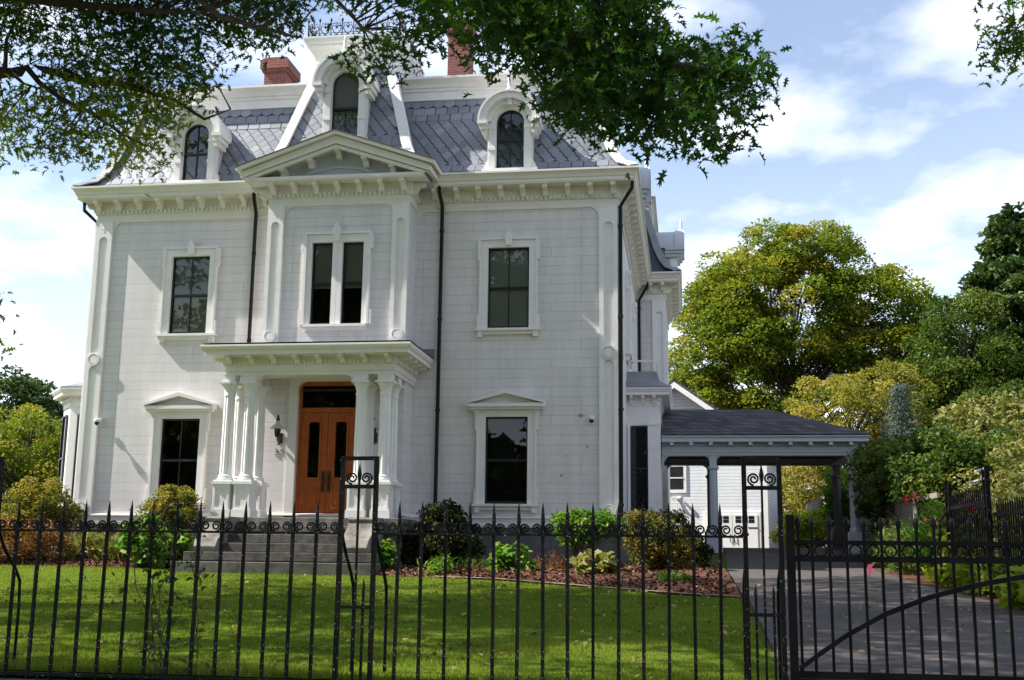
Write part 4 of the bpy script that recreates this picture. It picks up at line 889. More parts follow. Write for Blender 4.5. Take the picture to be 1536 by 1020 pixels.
# ------------------------------------------------------------ old iron fence on the right, wooden fence behind
of = thing('side_fence', 'old close picket iron fence receding behind the driveway gate on the right', 'fence', (5.66, -6.2, hy(-6)))
def oobj(name, b, m='metal'):
    b.v = [(x-5.66, y+6.2, z-hy(-6)) for x, y, z in b.v]; return obj(name, b, m, of)
zf = hy(-6)
b = MB(); b.box(5.64, 5.68, -6.5, -4.02, 1.17, 1.23); b.box(5.64, 5.68, -6.5, -4.02, .02, .06); oobj('rail', b); b = MB(); b.box(5.70, 5.74, -9.8, -6.7, .98, 1.04); b.box(5.70, 5.74, -9.8, -6.7, -.2, -.16); oobj('rail', b)
for y in np.arange(-6.4, -4.05, .115):
    b = MB(); b.box(5.65, 5.67, y-.008, y+.008, zf-.1, 1.40); b.lathe([(.012, 1.40), (.001, 1.48)], (5.66, y, 0), 5); oobj('picket', b)
for y in np.arange(-9.8, -6.75, .115):
    b = MB(); b.box(5.71, 5.73, y-.008, y+.008, zf-.3, 1.14); b.lathe([(.012, 1.14), (.001, 1.22)], (5.72, y, 0), 5); oobj('picket', b)
for y, zt_ in ((-6.62, 1.70), (-6.46, 1.70), (-3.97, 1.66), (-4.2, 1.6)):
    b = MB(); b.box(5.63, 5.69, y-.03, y+.03, zf-.1, zt_); oobj('post', b)
b = MB(); b.box(5.64, 5.68, -6.6, -6.0, 1.66, 1.69); b.box(5.64, 5.68, -6.6, -5.6, 1.52, 1.545); oobj('top_bar', b, 'grey')
for y in (-4.1, -6.5):
    b = MB(); b.tube([(5.64, y, 1.15), (5.56, y-.1, 1.10), (5.46, y-.2, 1.0), (5.44, y-.22, .8), (5.44, y-.22, zf)], .02, 6); oobj('brace', b)
wf = thing('wooden_fence', 'weathered grey board fence running back along the right side of the driveway', 'fence', (6.0, 10, 1))
for i, y in enumerate(np.arange(.5, 22, .215)):
    if i >= 100: break
    b = MB(); z0_ = hy(y); b.box(-.015, .015, y-10-.096, y-10+.096, z0_-1.2, z0_+.82+R.uniform(-.02, .02)); obj('board', b, 'fencewood', wf)
b = MB()
for za in (.3, 1.5): b.add([(.017, -11.5, za-.05+hy(-1.5)-1), (.06, -11.5, za-.05+hy(-1.5)-1), (.06, 12, za-.05+hy(20)-1), (.017, 12, za-.05+hy(20)-1), (.017, -11.5, za+.05+hy(-1.5)-1), (.06, -11.5, za+.05+hy(-1.5)-1), (.06, 12, za+.05+hy(20)-1), (.017, 12, za+.05+hy(20)-1)], [(0, 3, 2, 1), (4, 5, 6, 7), (0, 1, 5, 4), (1, 2, 6, 5), (2, 3, 7, 6), (3, 0, 4, 7)])
obj('rail', b, 'fencewood', wf)
b = MB(); b.add([(-.02, -2.0, 1.50+.05), (.04, -2.0, 1.55), (.04, 12, 1.42), (-.02, 12, 1.42), (-.02, -2, 1.6), (.04, -2, 1.6), (.04, 12, 1.47), (-.02, 12, 1.47)], [(0, 3, 2, 1), (4, 5, 6, 7), (0, 1, 5, 4), (1, 2, 6, 5), (2, 3, 7, 6), (3, 0, 4, 7)])

# ------------------------------------------------------------ foliage
def tpl(pts): return np.array(pts, 'f')
LT = {
 'quad': tpl([(0, 0), (.30, .45), (0, 1), (-.30, .5)]),
 'oval': tpl([(0, 0), (.22, .25), (.24, .6), (0, 1), (-.24, .6), (-.22, .25)]),
 'needle': tpl([(0, 0), (.09, .5), (0, 1), (-.09, .5)]),
 'wide': tpl([(0, 0), (.34, .2), (.42, .55), (.2, .85), (0, 1), (-.2, .85), (-.42, .55), (-.34, .2)]),
 'oak': np.array((.66, 1), 'f')*tpl([(0, -.12), (.03, .06), (.24, .02), (.10, .20), (.42, .26), (.13, .40), (.46, .62), (.12, .60), (.22, .92), (.06, .78), (0, 1.02), (-.06, .80), (-.20, .90), (-.12, .58), (-.44, .66), (-.13, .42), (-.43, .24), (-.10, .22), (-.25, .0), (-.03, .06)]),
}
def cloud(name, pts, size, m, parent=None, shape='quad', tint=None, up=.4, droop=0.0, label=None, vary=.45):
    """one mesh of separate leaves: pts (n,3)"""
    pts = np.asarray(pts, 'f'); n = len(pts); T = LT[shape]; k = len(T)
    nr = rs.normal(size=(n, 3)).astype('f'); nr[:, 2] = np.abs(nr[:, 2])+up; nr /= np.linalg.norm(nr, axis=1)[:, None]
    a = rs.normal(size=(n, 3)).astype('f'); a[:, 2] -= droop*2; a -= nr*(a*nr).sum(1)[:, None]; a /= np.linalg.norm(a, axis=1)[:, None]+1e-9
    b = np.cross(nr, a); s = (size*(1+vary*rs.uniform(-1, 1, n))).astype('f')[:, None, None]
    bend = (np.abs(T[:, 0])*.5 + (T[:, 1]-.5)**2*-.55)[None, :, None]
    v = pts[:, None, :] + s*(T[None, :, 1:2]*a[:, None, :] + T[None, :, 0:1]*b[:, None, :] + bend*nr[:, None, :])
    me = bpy.data.meshes.new(name); me.vertices.add(n*k); me.vertices.foreach_set('co', v.reshape(-1)); me.loops.add(n*k); me.loops.foreach_set('vertex_index', np.arange(n*k, dtype='i'))
    me.polygons.add(n); me.polygons.foreach_set('loop_start', np.arange(0, n*k, k, dtype='i'))
    try: me.polygons.foreach_set('loop_total', np.full(n, k, 'i'))
    except Exception: pass
    me.update(calc_edges=True)
    t = rs.uniform(0, 1, n) if tint is None else np.clip(np.asarray(tint)+rs.normal(0, .11, n), .0, 1)
    at = me.attributes.new('tint', 'FLOAT', 'FACE'); at.data.foreach_set('value', t.astype('f'))
    me.materials.append(LEAF[m] if isinstance(m, str) else m)
    o = bpy.data.objects.new(name, me); C.link(o)
    if parent: o.parent = parent
    return o
def clumps(lobes, n, shell=.62):
    """clump centres in the outer part of a set of ellipsoids (cx,cy,cz,rx,ry,rz)"""
    vol = np.array([l[3]*l[4]*l[5] for l in lobes])**.67; out = []
    for l, c in zip(lobes, np.maximum(1, (vol/vol.sum()*n)).astype(int)):
        d = rs.normal(size=(c, 3)); d /= np.linalg.norm(d, axis=1)[:, None]
        r = (rs.uniform(shell**3, 1.0, c))**(1/3)
        out.append(np.array(l[:3])+d*r[:, None]*np.array(l[3:]))
    return np.concatenate(out)
def leaves(cen, per, rad, flat=.7, billow=False):
    n = len(cen); k = rs.poisson(per, n)+1; idx = np.repeat(np.arange(n), k); ct = rs.uniform(.1, .85, n)[idx]
    if billow:                                          # leaves sit on the upper skin of each clump
        d = rs.normal(size=(len(idx), 3)); d[:, 2] += .45; d /= np.linalg.norm(d, axis=1)[:, None]
        rr = (rad*rs.uniform(.7, 1.25, n))[idx]*rs.uniform(.35, 1.0, len(idx))**.5
        return cen[idx]+d*rr[:, None]*np.array([1, 1, flat]), ct
    return cen[idx]+rs.normal(size=(len(idx), 3))*rad*.5*np.array([1, 1, flat]), ct
def limbs(mb, base, top, cen, n, r0, bend=.15):
    """tapered trunk from base to top with limbs running out to some of the clumps"""
    base = Vector(base); top = Vector(top); pts = [base+(top-base)*t+Vector((R.uniform(-1, 1), R.uniform(-1, 1), 0))*bend*(0 if t in (0,) else 1) for t in (0, .15, .35, .55, .75, 1)]
    mb.tube(pts, [r0*1.25, r0, r0*.85, r0*.65, r0*.42, r0*.12], 8)
    for i in rs.permutation(len(cen))[:n]:
        c = Vector(cen[i]); t = min(.9, max(.22, ((c.z-base.z)/(top.z-base.z))*.65)); k = t*5
        a = base+(top-base)*t; j = min(4, int(np.searchsorted([0, .15, .35, .55, .75, 1], t))-1); tt = [0, .15, .35, .55, .75, 1]; f = (t-tt[j])/(tt[j+1]-tt[j]); a = pts[j].lerp(pts[j+1], f)
        m1 = a.lerp(c, .4)+Vector((R.uniform(-1, 1), R.uniform(-1, 1), R.uniform(-.3, .8)))*(c-a).length*.07; m2 = a.lerp(c, .75)+Vector((R.uniform(-1, 1), R.uniform(-1, 1), R.uniform(-.2, .8)))*(c-a).length*.06
        rr = r0*.36*min(1, (c-a).length/5+.3); mb.tube([a, m1, m2, c], [rr, rr*.7, rr*.4, rr*.12], 5)
def tree(name, label, cat, base, lobes, leaf, nclump, per, rad, size, r0, nlimb=40, shape='quad', group=None, shell=.62, flat=.7, top=None, up=.4):
    b0 = Vector(base); t = thing(name, label, cat, base, 0, group)
    lb_ = [(l[0]-b0.x, l[1]-b0.y, l[2]-b0.z)+tuple(l[3:]) for l in lobes]
    cen = clumps(lb_, nclump, shell); mb = MB()
    tp = top or (np.mean([l[0] for l in lb_]), np.mean([l[1] for l in lb_]), max(l[2]+l[5]*.6 for l in lb_)); limbs(mb, (0, 0, -.3), tp, cen, nlimb, r0)
    obj('trunk', mb, 'bark', t, smooth=True, fix=False)
    p, ct = leaves(cen, per, rad, flat, True); cloud('crown', p, size, leaf, t, shape, ct, up)
    return t
hz_ = lambda x, y: h(x, y)
# big maple beyond the carport
tree('maple_tree', 'large round yellow green maple rising behind the carport', 'tree', (7.2, 41, .6), [(7.4, 41, 13.9, 5.4, 5.0, 5.0), (7.4, 40, 9.5, 4.6, 4.0, 3.6), (3.8, 41, 11.5, 3.4, 4.5, 4.6), (2.8, 40, 7.5, 2.8, 3.5, 4.0), (11.6, 41, 13.2, 3.2, 4, 4.0), (8.6, 41, 16.8, 3.2, 3.6, 2.2), (4.8, 41, 15.8, 2.8, 3.4, 2.6), (12.8, 40, 10.2, 2.4, 3, 3.2)],
     'maple', 520, 260, .95, .19, .26, 80, shell=.6, flat=.7, up=.7)
tree('green_tree', 'leafy green tree between the maple and the tall pine', 'tree', (14.4, 33, .5), [(14.6, 33, 9.6, 2.2, 2.5, 3.6), (16.8, 33, 8.0, 2.2, 2.5, 3.0), (13.0, 33, 7.4, 1.8, 2, 3.4), (14.8, 33, 4.2, 3.6, 2.5, 3.2)], 'green', 230, 270, .95, .16, .2, 50, flat=.6)
tree('green_tree', 'dark spreading tree at the right edge below the pine', 'tree', (12.8, 20, .6), [(12.4, 20, 4.4, 1.9, 2.0, 2.2), (11.2, 20, 3.2, 1.4, 2, 2.0), (14.0, 20, 5.0, 1.8, 2.0, 2.2), (12.6, 20, 2.0, 2.4, 2, 1.6)], 'green', 150, 260, .75, .12, .16, 40, flat=.6)
tree('green_tree', 'shaded dark tree right behind the maple crown', 'tree', (14.2, 44, .5), [(15.4, 44, 11.0, 2.6, 3, 4.4), (14.2, 44, 7, 3, 3, 3.8), (18.4, 46, 8, 3, 3, 4.6)], 'oak', 170, 230, 1.1, .21, .2, 40, flat=.6)
# pine: whorls of drooping boughs
pt = thing('pine_tree', 'tall dark green pine at the right edge', 'tree', (18.5, 36, .5))
mb = MB(); mb.tube([(0, 0, -.3), (.1, 0, 6), (0, 0, 12), (.1, 0, 17.4)], [.32, .26, .15, .03], 8); pc = []
for k in range(120):
    z = 2.2+15*(k/120)**1.0; a = R.uniform(0, 2*PI); ln = (5.0*(1-(z-2)/15.8)**.7+.3)*R.uniform(.6, 1.1)
    e_ = Vector((ln*math.cos(a), ln*math.sin(a), z+ln*R.uniform(-.02, .28))); mb.tube([(0, 0, z), (e_.x*.5, e_.y*.5, z+ln*.02), e_], [.06, .04, .012], 5)
    for j in range(int(3+ln*3.2)):
        f = R.uniform(.3, 1.05); pc.append((e_.x*f+R.gauss(0, .28), e_.y*f+R.gauss(0, .28), z+(e_.z-z)*f*f+R.gauss(.05, .12)))
obj('trunk', mb, 'bark', pt, smooth=True, fix=False)
p, ct = leaves(np.array(pc), 46, .62, .4, True); cloud('crown', p, .34, 'pine', pt, 'quad', ct, 1.0)
tree('ornamental_tree', 'pale yellow leaved small tree just right of the carport roof', 'tree', (8.0, 24, .6), [(7.4, 24, 6.0, 2.0, 2, 2.2), (9.2, 24, 6.6, 1.8, 2, 2.2), (6.6, 24, 4.0, 1.8, 2, 2.4), (8.8, 24, 3.8, 2.4, 2, 2.6)], 'yellow', 170, 200, .62, .11, .14, 70, shell=.5, flat=.6)
sprc = thing('spruce_tree', 'small silvery blue spruce in front of the yellow tree', 'tree', (7.9, 12, .6))
mb = MB(); mb.tube([(0, 0, -.2), (0, 0, 5.1)], [.08, .01], 6); pc = []
for k in range(90):
    z = .8+4.25*k/90; a = k*2.4; ln = 1.45*(1-(z-.8)/4.3)+.04
    mb.tube([(0, 0, z), (ln*math.cos(a), ln*math.sin(a), z-.05)], [.02, .006], 4)
    for f in (.3, .5, .75, 1): pc.append((ln*f*math.cos(a), ln*f*math.sin(a), z-.04*f))
obj('trunk', mb, 'bark', sprc, smooth=True, fix=False); p, ct = leaves(np.array(pc), 26, .24, .5); cloud('crown', p, .12, 'spruce', sprc, 'needle', ct, .8)
# left side trees
tree('broad_tree', 'sunlit yellow green tree beyond the left bay window', 'tree', (-35.5, 36, .2), [(-35, 36, 5.4, 3.0, 3.5, 3.2), (-38, 36, 4.8, 2.6, 3, 3), (-32.6, 36, 4.0, 2.2, 3, 2.8), (-35.5, 36, 1.8, 4.5, 3, 1.8)], 'maple', 190, 240, .95, .17, .25, 50, flat=.6)
tree('broad_tree', 'bluish green tree top showing behind the sunlit tree on the left', 'tree', (-46.5, 52, 0), [(-46.5, 52, 9.8, 2.8, 3.5, 2.8), (-45, 52, 7.6, 2.8, 3.5, 3.2), (-42.5, 54, 8.2, 2.0, 3, 2.4)], 'pine', 220, 80, 1.2, .36, .3, 40)
# shrubs
def shrub(name, label, cat, x, y, lobes, leaf, nclump, per, rad, size, shape='oval', stems=7, sr=.012, group=None, up=.5, shell=.3, z=None, flat=.8, droop=0):
    z = h(x, y) if z is None else z; t = thing(name, label, cat, (x, y, z), 0, group)
    cen = clumps(lobes, nclump, shell); cen[:, 2] = np.maximum(cen[:, 2], .05)
    if stems:
        mb = MB()
        for i in rs.permutation(len(cen))[:stems]:
            c = Vector(cen[i]); b0 = Vector((R.uniform(-.1, .1), R.uniform(-.08, .08), -.05)); mb.tube([b0, b0.lerp(c, .5)+Vector((R.uniform(-.05, .05), R.uniform(-.05, .05), c.z*.12)), c], [sr, sr*.7, sr*.3], 5)
        obj('stems', mb, 'bark', t, fix=False)
    p, ct = leaves(cen, per, rad, flat, shape != 'needle'); p[:, 2] = np.maximum(p[:, 2], .01); cloud('foliage', p, size, leaf, t, shape, ct, up, droop)
    return t
shrub('maple_shrub', 'golden green feathery shrub left of the house corner', 'shrub', -12.1, -1.3, [(0, 0, 1.2, .65, .5, .5), (-.5, 0, .8, .6, .5, .5), (.4, .1, .85, .5, .4, .45)], 'golden', 120, 90, .2, .06, 'oval', 10, up=.8)
shrub('barberry_shrub', 'dark red brown shrub at the left edge below the golden one', 'shrub', -11.9, -2.3, [(0, 0, .45, .8, .5, .45), (-.7, 0, .5, .5, .5, .45), (.5, .1, .3, .4, .4, .3)], 'rust', 130, 60, .18, .05, 'oval', 10)
shrub('ornamental_grass', 'straw green tufts of long grass along the left foundation', 'grass', -10.2, -1.6, [(-.7, 0, .2, .6, .4, .3), (.3, 0, .2, .7, .4, .25), (.9, .1, .18, .4, .3, .22)], 'drygrass', 120, 40, .2, .22, 'needle', 0, up=-.2, droop=-.5)
shrub('maple_shrub', 'golden shrub with bright green base left of the granite steps', 'shrub', -8.75, -2.2, [(0, 0, 1.25, .48, .4, .32), (-.25, 0, .95, .4, .35, .3), (.25, 0, 1.0, .35, .3, .3)], 'golden', 90, 90, .16, .055, 'oval', 9, up=.8)
shrub('hydrangea_bush', 'bright green leafy bush at the left foot of the steps', 'shrub', -8.8, -2.8, [(-.1, 0, .5, .5, .35, .4), (.25, 0, .35, .4, .3, .3)], 'bright', 70, 40, .2, .12, 'wide', 8)
shrub('yew_shrub', 'dark rounded yew under the right ground floor window', 'shrub', -3.35, -1.5, [(0, 0, .55, .62, .5, .55), (-.3, 0, .4, .5, .4, .4), (.3, 0, .45, .45, .4, .45), (-.05, 0, .95, .4, .4, .3)], 'dark', 190, 110, .18, .06, 'oval', 8, up=.2)
shrub('leafy_plant', 'small fresh green plant right of the steps', 'plant', -4.25, -2.9, [(0, 0, .28, .26, .2, .24), (.1, 0, .12, .3, .2, .12)], 'bright', 32, 22, .12, .10, 'oval', 6)
shrub('leafy_plant', 'low light green strap leaved plant in front of the yew', 'plant', -3.0, -3.5, [(0, 0, .14, .25, .2, .14)], 'bright', 26, 26, .12, .15, 'needle', 0, up=.3)
shrub('leafy_plant', 'round leaved green plant below the right window on the mulch', 'plant', -1.9, -2.7, [(0, 0, .25, .32, .25, .25), (.1, 0, .1, .4, .3, .1)], 'bright', 46, 26, .14, .11, 'wide', 5)
shrub('juniper', 'low grey green ground shrub left of the round leaved plant', 'shrub', -2.7, -2.0, [(0, 0, .1, .5, .3, .14), (.6, 0, .1, .4, .3, .12)], 'green', 60, 40, .14, .06, 'needle', 0)
shrub('juniper', 'low brownish shrub right of the round leaved plant', 'shrub', -1.2, -2.0, [(0, 0, .15, .5, .3, .18), (-.4, 0, .1, .3, .3, .15)], 'rust', 60, 30, .14, .06, 'needle', 6)
shrub('hydrangea_bush', 'pale green multi stemmed bush at the right house corner', 'shrub', -.55, -2.5, [(-.15, 0, .92, .42, .4, .2), (.3, 0, .9, .38, .35, .22), (.05, 0, .72, .5, .4, .18)], 'bright', 95, 46, .16, .075, 'oval', 16, .016)
shrub('hosta', 'pale yellow green hosta below the corner bush', 'plant', -.25, -3.2, [(0, 0, .18, .34, .28, .18)], 'pale', 40, 20, .14, .13, 'wide', 0, up=.7)
shrub('spirea_shrub', 'orange brown and dark green shrub between house corner and driveway', 'shrub', .75, -1.6, [(0, 0, .55, .55, .45, .5), (.45, 0, .4, .4, .4, .4), (-.25, 0, .9, .35, .3, .25)], 'orange', 140, 60, .18, .055, 'oval', 10)
shrub('yew_shrub', 'dark shrub behind the orange shrub beside the carport post', 'shrub', 1.0, -.4, [(0, 0, .6, .6, .4, .55), (-.4, 0, .85, .4, .3, .35), (.4, 0, .35, .4, .4, .35)], 'dark', 130, 100, .18, .06, 'oval', 6, up=.2)
shrub('leafy_plant', 'tiny lime plant at the mulch edge by the driveway', 'plant', 1.1, -4.6, [(0, 0, .07, .3, .2, .08)], 'bright', 20, 16, .1, .08, 'oval', 0)
# right hand garden
shrub('wisteria_vine', 'big green vine mound spilling over the wooden fence right of the carport', 'vine', 6.5, 1.2, [(0, 0, 2.1, 1.0, 1.6, .75), (-.5, 1.5, 2.0, .7, 1.4, .7), (.9, -.6, 2.0, .8, 1.2, .65), (.2, 2.4, 2.15, .9, 1.4, .7), (-.4, -1.2, 1.7, .5, .8, .45), (-.75, 2.9, 2.0, .5, .6, .75), (-.72, 3.0, 1.0, .35, .4, .6)], 'green', 260, 110, .34, .10, 'oval', 24, .03, shell=.55)
shrub('wisteria_vine', 'brighter green climber hanging on the right carport post', 'vine', 5.6, 9.5, [(0, 0, 1.5, .35, .5, .7), (.1, 0, .9, .3, .4, .5)], 'bright', 60, 50, .22, .10, 'oval', 5)
shrub('rose_bush', 'light green rose bush with red blooms beside the old iron fence', 'shrub', 5.85, -2.6, [(0, 0, .95, .45, .6, .45), (.25, .5, .6, .5, .6, .5), (-.2, -.5, .6, .4, .6, .5)], 'bright', 120, 40, .2, .08, 'oval', 14)
fx = [(5.25, -3.0, 1.42), (5.5, -3.1, 1.02), (5.62, -3.2, .98), (6.15, -3.1, 1.36), (6.2, -3.3, 1.22), (6.0, -3.6, .92), (5.75, -3.5, .98)]
for i, (x, y, z) in enumerate(fx):
    pts = rs.normal(size=(16, 3))*np.array([.055, .055, .035])+np.array([x, y, z]); o = cloud('rose_bloom', pts, .07, M['flower'], None, 'wide', None, .3); rbp = [q for q in bpy.data.objects if q.name.startswith('rose_bush')][0]; o.parent = rbp; o.location = -Vector(rbp.location)
shrub('leafy_plant', 'yellow flowering clump beside the rose bush', 'plant', 5.9, -3.9, [(0, 0, .5, .4, .5, .4), (0, .6, .35, .4, .5, .35)], 'lime', 70, 30, .2, .12, 'oval', 8)
shrub('fern', 'dark feathery fern under the vine mound', 'plant', 5.5, -1.0, [(0, 0, .5, .4, .6, .45), (.1, .9, .5, .4, .6, .45), (.1, 1.8, .5, .4, .6, .45)], 'green', 110, 36, .25, .14, 'needle', 0)
shrub('hosta', 'yellow green ground plants edging the driveway garden', 'plant', 5.85, -5.6, [(0, 1.6, .2, .35, .9, .2), (.1, 0, .2, .4, 1.0, .22), (.2, -1.4, .2, .4, .9, .2)], 'lime', 190, 34, .2, .17, 'oval', 0, up=.2, droop=-.3)
shrub('hosta', 'large pale leaved hosta at the right edge of the driveway', 'plant', 5.95, -9.0, [(0, 0, .3, .4, .4, .25), (0, .9, .25, .4, .5, .22)], 'lime', 60, 20, .25, .17, 'wide', 0, up=.7)
shrub('garden_shrub', 'dark green low shrub in front of the hosta edging', 'shrub', 6.0, -7.4, [(0, 0, .25, .45, .7, .28)], 'green', 90, 40, .2, .09, 'oval', 5)
shrub('variegated_shrub', 'cream and green leaved shrub behind the old iron fence', 'shrub', 7.6, -1.5, [(0, 0, 1.5, 1.1, 1.2, .9), (1.3, .5, 1.7, 1.1, 1.2, .9), (-.3, -1.5, 1.0, .8, 1, .8), (1.2, -2, 1.0, 1, 1, .9)], 'pale', 260, 60, .3, .10, 'oval', 14)
shrub('variegated_shrub', 'cream green shrub growing above the vine mound toward the right edge', 'shrub', 9.8, 4, [(0, 0, 2.2, 1.5, 1.5, 1.1), (1.6, 0, 2.3, 1.5, 1.5, 1.1), (-1.0, 1.5, 2.9, 1.2, 1.2, 1.0)], 'pale', 260, 60, .36, .13, 'oval', 14)
shrub('garden_shrub', 'shaded dark thicket below the cream shrub at the right edge', 'shrub', 7.5, -5.2, [(0, 0, .7, .9, 1.6, .7), (.6, -2, .6, .9, 1.4, .7)], 'green', 190, 50, .3, .10, 'oval', 10)
shrub('tan_shrub', 'tan yellow bank of bushes seen under the carport', 'shrub', 6.9, 30, [(0, 0, 2.2, 2.4, 2, 1.9), (-1.6, 0, 1.4, 1.4, 2, 1.4), (2.2, 0, 1.6, 2, 2, 1.5)], 'tan', 300, 70, .6, .17, 'oval', 20, .04, z=.5)
shrub('garden_shrub', 'sunlit light green bush between garage and wooden fence', 'shrub', 5.1, 14.2, [(0, 0, .6, .6, .6, .6), (.6, .8, .7, .5, .6, .6), (-.3, 1, .5, .5, .6, .5)], 'lime', 130, 50, .25, .10, 'oval', 8)
# weed vine climbing the street fence
vt = thing('fence_vine', 'leafy weed vine climbing the street fence left of the steps', 'vine', (-2.6, FYY+.06, FB))
mb = MB(); pv = []
for k in range(9):
    x = R.uniform(-.22, .22); pts = [(x*.4, 0, 0)]; z = 0; top_ = R.uniform(.6, 1.32)
    while z < top_:
        z += .11; x += R.gauss(0, .03); pts.append((x, R.gauss(0, .03), z)); 
        for j in range(5 if z > .75 else 2): pv.append((x+R.gauss(0, .06), R.gauss(0, .05), z+R.gauss(0, .04)))
    mb.tube(pts, .004, 4)
obj('stems', mb, 'bark', vt, fix=False); cloud('foliage', pv, .06, 'green', vt, 'oval', np.full(len(pv), .3), .4)

